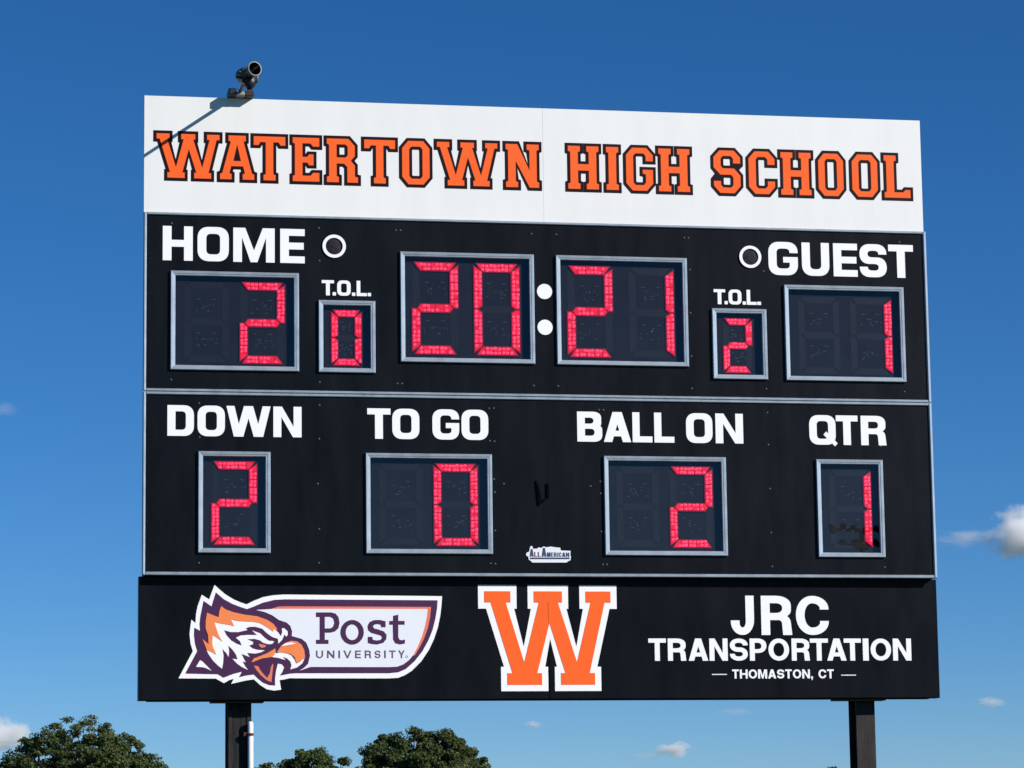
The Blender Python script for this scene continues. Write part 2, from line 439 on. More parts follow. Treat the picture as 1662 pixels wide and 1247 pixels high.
COLLEGE = {
 'I': (27, [[(0,0),(27,0),(27,12),(22,14),(22,86),(27,88),(27,100),(0,100),(0,88),(5,86),(5,14),(0,12)]]),
 'H': (68, [[(0,0),(27,0),(27,12),(22,14),(22,43),(46,43),(46,14),(41,12),(41,0),(68,0),(68,12),(63,14),(63,86),(68,88),(68,100),(41,100),(41,88),(46,86),(46,58),(22,58),(22,86),(27,88),(27,100),(0,100),(0,88),(5,86),(5,14),(0,12)]]),
 'T': (71, [[(22,0),(49,0),(49,12),(44,14),(44,87),(56,87),(60,80),(71,80),(71,100),(0,100),(0,80),(11,80),(15,87),(27,87),(27,14),(22,12)]]),
 'E': (60, [[(0,0),(60,0),(60,20),(46,20),(40,13),(22,13),(22,43),(33,43),(37,37),(47,37),(47,62),(37,62),(33,56),(22,56),(22,87),(40,87),(46,80),(60,80),(60,100),(0,100),(0,88),(5,86),(5,14),(0,12)]]),
 'L': (58, [[(0,0),(58,0),(58,19),(47,19),(42,13),(22,13),(22,86),(27,88),(27,100),(0,100),(0,88),(5,86),(5,14),(0,12)]]),
 'O': (62, [[(14,0),(48,0),(62,17),(62,83),(48,100),(14,100),(0,83),(0,17)], [(21,13),(41,13),(46,19),(46,81),(41,87),(21,87),(16,81),(16,19)]]),
 'C': (58, [[(14,0),(44,0),(58,17),(58,30),(42,30),(42,19),(37,13),(21,13),(16,19),(16,81),(21,87),(37,87),(42,81),(42,69),(58,69),(58,83),(44,100),(14,100),(0,83),(0,17)]]),
 'G': (60, [[(14,0),(46,0),(60,17),(60,49),(37,49),(37,40),(44,38),(44,19),(39,13),(21,13),(16,19),(16,81),(21,87),(39,87),(44,81),(44,69),(60,69),(60,83),(46,100),(14,100),(0,83),(0,17)]]),
 'S': (60, [[(14,0),(46,0),(60,17),(60,41),(46,58),(20,58),(16,64),(16,81),(21,87),(39,87),(44,81),(44,70),(60,70),(60,84),(46,100),(14,100),(0,84),(0,60),(15,43),(39,43),(44,37),(44,19),(39,13),(21,13),(16,19),(16,28),(0,28),(0,17)]]),
 'R': (70, [[(0,0),(27,0),(27,12),(22,14),(22,43),(39,43),(46,35),(46,0),(70,0),(70,12),(63,14),(63,39),(54,50),(63,61),(63,84),(49,100),(0,100),(0,88),(5,86),(5,14),(0,12)], [(22,57),(42,57),(47,62),(47,82),(42,87),(22,87)]]),
 'A': (77, [[(0,0),(26,0),(26,12),(21,14),(25,30),(52,30),(56,14),(51,12),(51,0),(77,0),(77,12),(72,14),(53,86),(58,88),(58,100),(19,100),(19,88),(24,86),(5,14),(0,12)], [(30,42),(47,42),(38.5,80)]]),
 'N': (74, [[(0,0),(27,0),(27,12),(22,14),(22,61),(53,0),(74,0),(74,12),(69,14),(69,86),(74,88),(74,100),(47,100),(47,88),(53,86),(53,39),(26,100),(0,100),(0,88),(5,86),(5,14),(0,12)]]),
 'W': (135.2, [[(23.5,0),(60.5,0),(60.5,12.5),(55.5,12.5),(69.2,66),(85.5,12.5),(80.8,12.5),(80.8,0),(117.2,0),(117.2,12.5),(111.5,12.5),(128.7,88),(135.2,88),(135.2,100),(108.3,100),(108.3,88),(113.7,88),(98.1,24),(78.6,88),(83,88),(83,100),(52.8,100),(52.8,88),(58.1,88),(41.7,24),(22.8,88),(27.8,88),(27.8,100),(0,100),(0,88),(6.7,88),(29,12.5),(23.5,12.5)]]),
}

def offset(loop, d, hole=False):
    """mitred outline at distance d outside the loop (inside, for a hole)"""
    a = sum(loop[k][0] * loop[(k + 1) % len(loop)][1] - loop[(k + 1) % len(loop)][0] * loop[k][1] for k in range(len(loop)))
    lp = list(loop) if a > 0 else list(loop)[::-1]
    sgn = -1 if hole else 1
    out = []
    n = len(lp)
    for i in range(n):
        p0, p1, p2 = Vector(lp[i - 1]), Vector(lp[i]), Vector(lp[(i + 1) % n])
        e1 = (p1 - p0).normalized(); e2 = (p2 - p1).normalized()
        n1 = Vector((e1.y, -e1.x)) * sgn; n2 = Vector((e2.y, -e2.x)) * sgn
        m = n1 + n2
        L = m.length_squared / 2
        q = p1 + m * (d / max(L, 0.22))
        out.append((q.x, q.y))
    return out

def map_loops(loops, x0, z0, sx, sz):
    return [[(x0 + x * sx, z0 + z * sz) for x, z in lp] for lp in loops]

def letter(ch, x0, x1, z0, z1, y, mat, style, parent, th=0.003, name='letter'):
    h = z1 - z0; k = h / 100.0
    w = (x1 - x0) / k
    mb = MB()
    for i, layer in enumerate(glyph(ch, w, style)):
        lps = map_loops(layer, x0, z0 + ZB, k, k)
        mb.sheet(lps, y - th - 0.0003 * i, th, mat)
    return mb.build(name, parent)

# ------------------------------------------------------------------ the scoreboard
board = tag(empty('scoreboard', (0, 0.25, 0)), 'large black football scoreboard with red lit digits under a white and orange name panel', 'scoreboard')
XW = 2.742

# white header in two sheets that meet in the middle
HZ0, HZ1 = 1.234 + ZB, 2.0375 + ZB
def header(x0, x1):
    mb = MB()
    mb.box(x0, x1, 0.0, 0.035, HZ0, HZ1, M_WHITE, bev=0.0006)
    mb.box(x0 + 0.05, x1 - 0.05, 0.035, 0.075, HZ0 + 0.05, HZ0 + 0.10, M_ALU)     # stiffeners behind
    mb.box(x0 + 0.05, x1 - 0.05, 0.035, 0.075, HZ1 - 0.10, HZ1 - 0.05, M_ALU)
    return mb.build('header_panel', board)
head_l = header(-XW, 0.0021)
head_r = header(0.0030, XW - 0.010)

HEAD = [('W',-2.6802,-2.2123),('A',-2.2509,-1.9767),('T',-2.0228,-1.7647),('E',-1.7568,-1.5321),('R',-1.5228,-1.2668),('T',-1.2654,-1.0098),
        ('O',-1.0038,-0.7712),('W',-0.7618,-0.2976),('N',-0.2812,-0.0065),('H',0.157,0.4158),('I',0.4276,0.5568),('G',0.5687,0.802),('H',0.8003,1.0651),
        ('S',1.1948,1.4294),('C',1.4476,1.6783),('H',1.6799,1.9421),('O',1.9533,2.1774),('O',2.1986,2.4273),('L',2.4342,2.6661)]
zt, zb = 1.7985, 1.4515
OD = 6.95
S_INK = [[(14,0),(46,0),(60,17),(60,41),(49,55.5),(60,67),(60,84),(46,100),(14,100),(0,84),(0,60),(11,45.5),(0,31),(0,17)],
         [(16,64),(20,58),(40,58),(44,64),(44,81),(39,87),(21,87),(16,81)],
         [(16,19),(21,13),(39,13),(44,19),(44,37),(39,43),(20,43),(16,37)]]
for ch, a, b in HEAD:
    w, loops = COLLEGE[ch]
    sz = (zt - zb) / (100 + 2 * OD)
    d = OD * sz
    sx = (b - a - 2 * d) / w
    base = map_loops(loops, a + d, zb + d + ZB, sx, sz)
    mb = MB()
    if ch == 'A':
        ink = [offset(base[0], d * 0.985)]
    elif ch == 'S':
        parts_ = map_loops(S_INK, a + d, zb + d + ZB, sx, sz)
        ink = [offset(parts_[0], d * 0.985), offset(parts_[1], d * 0.985, True), offset(parts_[2], d * 0.985, True)]
    else:
        ink = [offset(lp, d * 0.985, i > 0) for i, lp in enumerate(base)]
    mb.sheet(ink, -0.0020, 0.0020, M_INK)
    mb.sheet(base, -0.0036, 0.0014, M_ORANGE)
    mb.build('letter', head_l if b < 0 else head_r)

# cabinets: a face sheet with real window openings over a steel case
DISP = {  # frame outer x0, x1, z0, z1; digits: centre x, z0, width, height, value ('' = unlit)
 'home':  (-2.5612, -1.6970, 0.1597, 0.8330, [(-2.317, 0.216, 0.301, 0.552, ''), (-1.941, 0.216, 0.301, 0.552, '2')], 0.050, 'two digit home score window reading 2'),
 'tol_l': (-1.5640, -1.1770, 0.1580, 0.6525, [(-1.370, 0.2130, 0.205, 0.378, '0')], 0.044, 'small home time out window reading 0'),
 'clk_l': (-1.0035, -0.0757, 0.2385, 1.0005, [(-0.759, 0.302, 0.318, 0.632, '2'), (-0.331, 0.302, 0.316, 0.632, '0')], 0.055, 'clock minutes window reading 20'),
 'clk_r': (0.0780, 1.0050, 0.2375, 1.0005, [(0.321, 0.300, 0.318, 0.632, '2'), (0.754, 0.300, 0.320, 0.632, '1')], 0.055, 'clock seconds window reading 21'),
 'tol_r': (1.1765, 1.5665, 0.1565, 0.6520, [(1.3648, 0.2080, 0.205, 0.379, '2')], 0.044, 'small guest time out window reading 2'),
 'guest': (1.6980, 2.5655, 0.1545, 0.8290, [(1.954, 0.207, 0.301, 0.548, ''), (2.330, 0.207, 0.301, 0.548, '1')], 0.050, 'two digit guest score window reading 1'),
 'down':  (-2.3735, -1.8911, -1.0684, -0.3882, [(-2.130, -1.0085, 0.302, 0.556, '2')], 0.050, 'down window reading 2'),
 'togo':  (-1.2488, -0.3852, -1.0672, -0.3875, [(-1.006, -1.0070, 0.300, 0.554, ''), (-0.630, -1.0070, 0.300, 0.554, '0')], 0.050, 'to go window reading 0'),
 'ball':  (0.3911, 1.2503, -1.0705, -0.3890, [(0.633, -1.0095, 0.300, 0.554, ''), (1.0085, -1.0095, 0.300, 0.554, '2')], 0.050, 'ball on window reading 2'),
 'qtr':   (1.8942, 2.3736, -1.0749, -0.3952, [(2.142, -1.0120, 0.300, 0.552, '1')], 0.050, 'quarter window reading 1'),
}
FW = 0.033      # width of the window frame moulding
CAB_D = 0.20

def cabinet(z0, z1, keys, trim_z):
    z0w, z1w = z0 + ZB, z1 + ZB
    mb = MB()
    outer = [(-XW, z0w), (XW, z0w), (XW, z1w), (-XW, z1w)]
    holes = []
    for k in keys:
        a, b, c, d = DISP[k][:4]
        e = FW * 0.72
        holes.append([(a + e, c + e + ZB), (b - e, c + e + ZB), (b - e, d - e + ZB), (a + e, d - e + ZB)])
    mb.sheet([outer] + holes, 0.0, 0.004, M_PANEL)
    # case: top, bottom, ends, back
    IX = 0.014
    mb.box(-XW + IX, XW - IX, 0.0045, CAB_D, z0w, z0w + 0.003, M_CASE)
    mb.box(-XW + IX, XW - IX, 0.0045, CAB_D, z1w - 0.003, z1w, M_CASE)
    mb.box(-XW + IX, -XW + IX + 0.003, 0.0045, CAB_D, z0w + 0.0031, z1w - 0.0031, M_CASE)
    mb.box(XW - IX - 0.003, XW - IX, 0.0045, CAB_D, z0w + 0.0031, z1w - 0.0031, M_CASE)
    mb.box(-XW + IX + 0.0031, XW - IX - 0.0031, CAB_D - 0.003, CAB_D, z0w + 0.0031, z1w - 0.0031, M_CASE)
    cab = mb.build('score_cabinet', board)
    for (ta, tb) in trim_z:
        r = MB(); r.box(-XW + 0.0205, XW - 0.0205, -0.012, -0.0005, ta + ZB, tb + ZB, M_ALU, bev=0.004)
        r.build('trim_rail', cab)
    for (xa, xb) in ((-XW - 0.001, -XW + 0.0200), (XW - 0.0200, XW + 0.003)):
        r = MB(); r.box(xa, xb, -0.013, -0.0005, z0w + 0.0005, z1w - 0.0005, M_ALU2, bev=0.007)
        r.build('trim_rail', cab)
    return cab

cab_u = cabinet(0.0125, 1.2335, ['home', 'tol_l', 'clk_l', 'clk_r', 'tol_r', 'guest'], [(0.0135, 0.0320), (1.2150, 1.2325)])
cab_d = cabinet(-1.2180, 0.0118, ['down', 'togo', 'ball', 'qtr'], [(-0.0080, 0.0108), (-1.2170, -1.1950)])

# captions
def row(items, z0, z1, style, parent, y=0.0, mat=M_VINYL):
    for ch, a, b in items:
        letter(ch, a, b, z0, z1, y, mat, style, parent)
row([('H',-2.6141,-2.4125),('O',-2.3806,-2.1697),('M',-2.1398,-1.8592),('E',-1.8217,-1.655)], 0.9045, 1.1400, EURO, cab_u)
row([('G',1.5951,1.8072),('U',1.8366,2.0352),('E',2.0649,2.2399),('S',2.2563,2.453),('T',2.4673,2.649)], 0.8985, 1.1345, EURO, cab_u)
row([('T',-1.5398,-1.4561),('.',-1.4662,-1.4427),('O',-1.4346,-1.3422),('.',-1.3341,-1.3109),('L',-1.3016,-1.2318),('.',-1.2265,-1.2033)], 0.6875, 0.7925, EURO, cab_u)
row([('T',1.1955,1.2782),('.',1.2719,1.2952),('O',1.3016,1.3939),('.',1.4015,1.425),('L',1.4313,1.5016),('.',1.5058,1.5336)], 0.6832, 0.7887, EURO, cab_u)
EURO2 = dict(EURO, s=26, b=20)
row([('D',-2.5783,-2.4015),('O',-2.3776,-2.1946),('W',-2.1848,-1.8883),('N',-1.8697,-1.6796)], -0.2858, -0.0788, EURO2, cab_d)
row([('T',-1.2341,-1.0754),('O',-1.0639,-0.8786),('G',-0.7894,-0.6052),('O',-0.5894,-0.4046)], -0.2888, -0.0815, EURO2, cab_d)
row([('B',0.2124,0.387),('A',0.3977,0.589),('L',0.5997,0.7388),('L',0.7528,0.8933),('O',0.9777,1.1645),('N',1.1862,1.3823)], -0.2910, -0.0835, EURO2, cab_d)
row([('Q',1.8556,2.0573),('T',2.0484,2.2054),('R',2.2274,2.406)], -0.2918, -0.0848, EURO2, cab_d)

# clock colon: two round white faces
def disc(cx, cz, r, n=36):
    return [(cx + r * math.cos(2 * math.pi * k / n), cz + ZB + r * math.sin(2 * math.pi * k / n)) for k in range(n)]
for cz in (0.746, 0.4966):
    mb = MB(); mb.sheet([disc(-0.001, cz, 0.0530)], -0.004, 0.004, M_VINYL)
    mb.build('colon_dot', cab_u)

# possession lamps: white rolled ring round a smoked lamp
for cx, cz, ro, ri in ((-1.4544, 1.0268, 0.0800, 0.0585), (1.4633, 1.0220, 0.0790, 0.0580)):
    mb = MB(); mb.sheet([disc(cx, cz, ro), disc(cx, cz, ri)], -0.010, 0.010, M_VINYL)
    ring = mb.build('lamp_ring', cab_u)
    mb = MB()
    n = 24
    rr = [(0.0, -0.006), (0.018, -0.0055), (0.036, -0.0045), (ri - 0.008, -0.002), (ri - 0.0005, -0.001)]
    prev = None
    for r_, yy in rr:
        i0 = len(mb.v)
        if r_ == 0:
            mb.v.append((cx, yy, cz + ZB)); cur = [i0] * n
        else:
            mb.v += [(cx + r_ * math.cos(2 * math.pi * k / n), yy, cz + ZB + r_ * math.sin(2 * math.pi * k / n)) for k in range(n)]
            cur = [i0 + k for k in range(n)]
        if prev:
            for k in range(n):
                k2 = (k + 1) % n
                if prev[0] == prev[1]: mb.face([prev[0], cur[k], cur[k2]], M_BULB, True)
                else: mb.face([prev[k], cur[k], cur[k2], prev[k2]], M_BULB, True)
        prev = cur
    mb.build('possession_lamp', cab_u)

# rivets: past picking apart singly, one small joined part per cabinet
RIV = [(-2.555,1.159),(-1.558,1.152),(-1.555,0.926),(-2.554,0.093),(-1.556,0.092),(-1.028,1.15),(-0.998,1.15),(-0.086,1.148),(0.087,1.149),(-1.026,0.091),(-0.995,0.091),(-0.085,0.091),(0.085,0.091),(0.995,1.148),(1.024,1.147),(1.03,0.923),(1.027,0.617),(1.027,0.314),(1.026,0.088),(1.556,0.094),(1.558,0.924),(2.553,0.09),(2.553,1.155),(-2.367,-0.064),(-1.558,-0.065),(-2.364,-0.293),(-1.561,-0.294),(-1.571,-0.598),(-1.563,-0.903),(-2.366,-1.134),(-1.565,-1.13),(-0.398,-0.07),(-0.366,-0.069),(-0.395,-0.293),(-0.364,-0.296),(-0.369,-0.555),(-0.365,-0.644),(-0.302,-0.586),(-0.366,-0.905),(-0.4,-1.128),(-0.367,-1.131),(0.368,-0.069),(0.398,-0.069),(0.367,-0.564),(0.299,-0.596),(0.368,-0.646),(0.369,-0.907),(0.375,-1.132),(0.404,-1.132),(1.559,-0.072),(1.56,-0.296),(1.563,-0.602),(1.564,-0.907),(1.565,-1.14),(2.371,-1.141),(2.368,-0.297)]
for cab, sel in ((cab_u, lambda z: z > 0), (cab_d, lambda z: z < 0)):
    mb = MB()
    for x, z in RIV:
        if not sel(z): continue
        n0 = len(mb.v); n = 8; r = 0.0065
        mb.v += [(x + r * math.cos(k * math.pi / 4), -0.0005, z + ZB + r * math.sin(k * math.pi / 4)) for k in range(n)]
        mb.v += [(x + r * .6 * math.cos(k * math.pi / 4), -0.0035, z + ZB + r * .6 * math.sin(k * math.pi / 4)) for k in range(n)]
        for k in range(n):
            mb.face([n0 + k, n0 + (k + 1) % n, n0 + n + (k + 1) % n, n0 + n + k], M_RIVET, True)
        mb.face([n0 + n + k for k in range(n)], M_RIVET)
    o = mb.build('rivets', cab); o['kind'] = 'stuff'

# bent black V-shaped mark, slightly proud, at the middle of the lower cabinet
mb = MB()
hook = [(-0.0819,-0.5628),(-0.0688,-0.5856),(-0.0539,-0.6372),(-0.0455,-0.7003),(-0.0073,-0.6741),(-0.0077,-0.5822),(0.0063,-0.5838),(0.0084,-0.678),(-0.0552,-0.7291),(-0.0669,-0.7292),(-0.0712,-0.6661)]
M_HOOK = surf('hook_black', (0.0015, 0.0015, 0.002), rough=0.9, spec=0.05)
mb.sheet([Z(hook)], -0.012, 0.0115, M_HOOK)
mb.build('bent_mark', cab_d)

# ------------------------------------------------------------------ digit windows
def seg_polys(w, h, t):
    g = t * 0.07; m = h / 2; c = t * 0.28
    return {
     'a': [(c + g, h), (w - c - g, h), (w - t * 0.62, h - t * 0.42), (w - t - g, h - t), (t + g, h - t), (t * 0.62, h - t * 0.42)],
     'd': [(c + g, 0), (t * 0.62, t * 0.42), (t + g, t), (w - t - g, t), (w - t * 0.62, t * 0.42), (w - c - g, 0)],
     'f': [(0, h - c - g), (t * 0.42, h - t * 0.62), (t, h - t - g), (t, m + t * 0.42), (t * 0.5, m + g), (0, m + g)],
     'b': [(w, h - c - g), (w - t * 0.42, h - t * 0.62), (w - t, h - t - g), (w - t, m + t * 0.42), (w - t * 0.5, m + g), (w, m + g)],
     'e': [(0, c + g), (t * 0.42, t * 0.62), (t, t + g), (t, m - t * 0.42), (t * 0.5, m - g), (0, m - g)],
     'c': [(w, c + g), (w - t * 0.42, t * 0.62), (w - t, t + g), (w - t, m - t * 0.42), (w - t * 0.5, m - g), (w, m - g)],
     'g': [(t * 0.62 + g, m), (t + g, m + t / 2), (w - t - g, m + t / 2), (w - t * 0.62 - g, m), (w - t - g, m - t / 2), (t + g, m - t / 2)],
    }
LIT = {'0': 'abcdef', '1': 'bc', '2': 'abged', '': ''}

def inside(p, poly, marg):
    x, y = p; c = False; n = len(poly); dmin = 9
    for i in range(n):
        x1, y1 = poly[i]; x2, y2 = poly[(i + 1) % n]
        if (y1 > y) != (y2 > y) and x < (x2 - x1) * (y - y1) / (y2 - y1) + x1: c = not c
        L = math.hypot(x2 - x1, y2 - y1)
        tt = max(0, min(1, ((x - x1) * (x2 - x1) + (y - y1) * (y2 - y1)) / (L * L)))
        dmin = min(dmin, math.hypot(x - x1 - tt * (x2 - x1), y - y1 - tt * (y2 - y1)))
    return c and dmin > marg

SEG_CACHE = {}
def seg_mesh(key, w, h, t, lit):
    ck = (key, round(w, 3), round(h, 3), t, lit)
    if ck in SEG_CACHE: return SEG_CACHE[ck]
    P = seg_polys(w, h, t)[key]
    cx = sum(p[0] for p in P) / len(P); cz = sum(p[1] for p in P) / len(P)
    small = t < 0.047
    mb = MB()
    if lit:
        mb.sheet([offset(P, t * 0.09)], 0.001, 0.006, M_LENSHALO)
        # lens blocks: the segment is cut across into cells with dark joints between them
        vert = key in 'bcef'
        lo = min(p[1] if vert else p[0] for p in P); hi = max(p[1] if vert else p[0] for p in P)
        inner = offset(P, -t * 0.04)
        ncell = 2 if small else max(4, int(round((hi - lo) / 0.054)))
        def clip(poly, ax, v, keep_gt):
            out = []
            for i in range(len(poly)):
                a, b = poly[i], poly[(i + 1) % len(poly)]
                ia = (a[ax] > v) == keep_gt; ib = (b[ax] > v) == keep_gt
                if ia: out.append(a)
                if ia != ib:
                    f = (v - a[ax]) / (b[ax] - a[ax])
                    out.append((a[0] + f * (b[0] - a[0]), a[1] + f * (b[1] - a[1])))
            return out
        ax = 1 if vert else 0
        for k in range(ncell):
            g = 0.0 if small else 0.0024
            v0 = lo + (hi - lo) * k / ncell + g; v1 = lo + (hi - lo) * (k + 1) / ncell - g
            q = clip(clip(inner, ax, v0, True), ax, v1, False)
            if len(q) >= 3: mb.sheet([q], -0.003, 0.003, M_LENSRED)
        # the lamps showing through: each cell holds a few, some brighter
        mid = {'a': h - t / 2, 'd': t / 2, 'g': h / 2, 'b': w - t / 2, 'c': w - t / 2, 'e': t / 2, 'f': t / 2}[key]
        rs = random.Random(ord(key) * 7 + int(w * 1000))
        for k in range(ncell):
            u0 = lo + (hi - lo) * (k + 0.5) / ncell; cl = (hi - lo) / ncell
            spots = [(-0.24, -0.26), (0.24, -0.26), (-0.24, 0.26), (0.24, 0.26)] if not small else [(x_, y_) for x_ in (-0.32, 0.0, 0.32) for y_ in (-0.24, 0.24)]
            for du, dv in spots:
                if rs.random() < 0.10: continue
                u = u0 + (du + rs.uniform(-0.07, 0.07)) * cl; off = mid + (dv + rs.uniform(-0.05, 0.05)) * t
                ru = cl * (0.23 if not small else 0.15) * rs.uniform(0.75, 1.15); rv = t * 0.19 * rs.uniform(0.75, 1.2)
                c_ = (off, u) if vert else (u, off)
                rx_, rz_ = (rv, ru) if vert else (ru, rv)
                if not inside(c_, inner, t * 0.13): continue
                n0 = len(mb.v)
                mb.v += [(c_[0] + rx_ * math.cos(q * math.pi / 4), -0.0032, c_[1] + rz_ * math.sin(q * math.pi / 4)) for q in range(8)]
                mb.v.append((c_[0], -0.0060, c_[1]))
                for q in range(8):
                    mb.face([n0 + q, n0 + (q + 1) % 8, n0 + 8], M_LED, True)
    else:
        mb.sheet([offset(P, -t * 0.03)], 0.0062, 0.0008, M_DEAD)
    res = (mb.mesh('segment', (cx, 0, cz)), cx, cz)
    SEG_CACHE[ck] = res
    return res

YB = 0.026            # face of the backing board inside the window
def display(key):
    x0, x1, z0, z1, digs, t, label = DISP[key]
    a, b, c, d = x0, x1, z0 + ZB, z1 + ZB
    cx = (a + b) / 2
    root = MB()
    # deep pocket liner is the display's own mesh
    i0 = FW * 0.72
    root.box(a + i0 + .0005, b - i0 - .0005, YB, YB + 0.03, c + i0 + .0005, d - i0 - .0005, M_BACK)
    disp = root.build('digit_display', board)
    disp['label'] = label
    # frame: four mitred mouldings, stepped and chamfered; one object
    fr = MB()
    prof = [(0.0, 0.0), (0.0, -0.016), (0.004, -0.020), (FW * 0.55, -0.019), (FW * 0.62, -0.0165), (FW * 0.90, -0.0155), (FW, -0.008), (FW, 0.0035)]
    rings = []
    for (q, yy) in prof:
        n = len(fr.v)
        fr.v += [(a + q, yy, c + q), (b - q, yy, c + q), (b - q, yy, d - q), (a + q, yy, d - q)]
        rings.append(n)
    for i in range(len(prof) - 1):
        for k in range(4):
            k2 = (k + 1) % 4
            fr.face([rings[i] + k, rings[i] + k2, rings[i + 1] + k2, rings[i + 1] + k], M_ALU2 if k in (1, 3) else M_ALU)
    for k in range(4):
        k2 = (k + 1) % 4
        fr.face([rings[-1] + k, rings[-1] + k2, rings[0] + k2, rings[0] + k], M_ALU)
    fr.build('window_frame', disp)
    # acrylic pane
    pn = MB()
    pn.sheet([[(a + FW * 0.9, c + FW * 0.9), (b - FW * 0.9, c + FW * 0.9), (b - FW * 0.9, d - FW * 0.9), (a + FW * 0.9, d - FW * 0.9)]], 0.0042, 0.0, M_GLASS)
    pn.build('window_pane', disp)
    rng = random.Random(hash(key) % 1000 if False else len(key) * 31 + int((x0 + 5) * 100))
    tr = MB()
    ntr = 0
    for (dx, dz, w, h, val) in digs:
        dx0 = dx - w / 2; dz0 = dz + ZB
        for k in 'abcdefg':
            me, cx_, cz_ = seg_mesh(k, w, h, t, k in LIT[val])
            place('segment', me, disp, (dx0 + cx_, YB - 0.0075, dz0 + cz_))
        # solder marks on the circuit board inside each loop
        for lz in (0.29, 0.71):
            zc = dz0 + h * lz
            marks = [(-0.085, 0.075, 0.024, 0.0030), (0.085, 0.075, 0.024, 0.0030)]          # the same pair of pads on every board
            marks += [(rng.gauss(0, 0.06), rng.gauss(-0.005, 0.022), *rng.choice(((0.014, 0.003), (0.003, 0.010), (0.007, 0.005), (0.005, 0.005)))) for _ in range(9)]
            marks += [(rng.uniform(-0.14, 0.14), rng.uniform(-0.09, -0.05), *rng.choice(((0.018, 0.003), (0.003, 0.014)))) for _ in range(3)]
            for ux, uz, lx, lz_ in marks:
                mx = dx + ux * w / 0.60 * 1.2; mz = zc + uz * h
                if abs(mx - dx) > w * 0.27 or rng.random() < 0.12: continue
                tr.sheet([[(mx - lx / 2, mz - lz_ / 2), (mx + lx / 2, mz - lz_ / 2), (mx + lx / 2, mz + lz_ / 2), (mx - lx / 2, mz + lz_ / 2)]], YB - 0.0015, 0.0010, M_TRACE)
    o = tr.build('solder_marks', disp); o['kind'] = 'stuff'
for k in DISP: display(k)

# ------------------------------------------------------------------ sponsor panels
SY = 0.066
SPZ0, SPZ1 = -2.0385 + ZB, -1.2190 + ZB
def sponsor(x0, x1):
    mb = MB()
    mb.box(x0, x1, SY, SY + 0.10, SPZ0, SPZ1 + 0.0, M_PANEL2, bev=0.004)
    return mb.build('sponsor_panel', board)
sp_l = sponsor(-2.757, 0.0045)
sp_r = sponsor(0.0060, 2.760)
mb = MB(); mb.box(-2.757, 2.76, SY + 0.004, CAB_D, SPZ1 + 0.0002, -1.2182 + ZB, M_CASE)

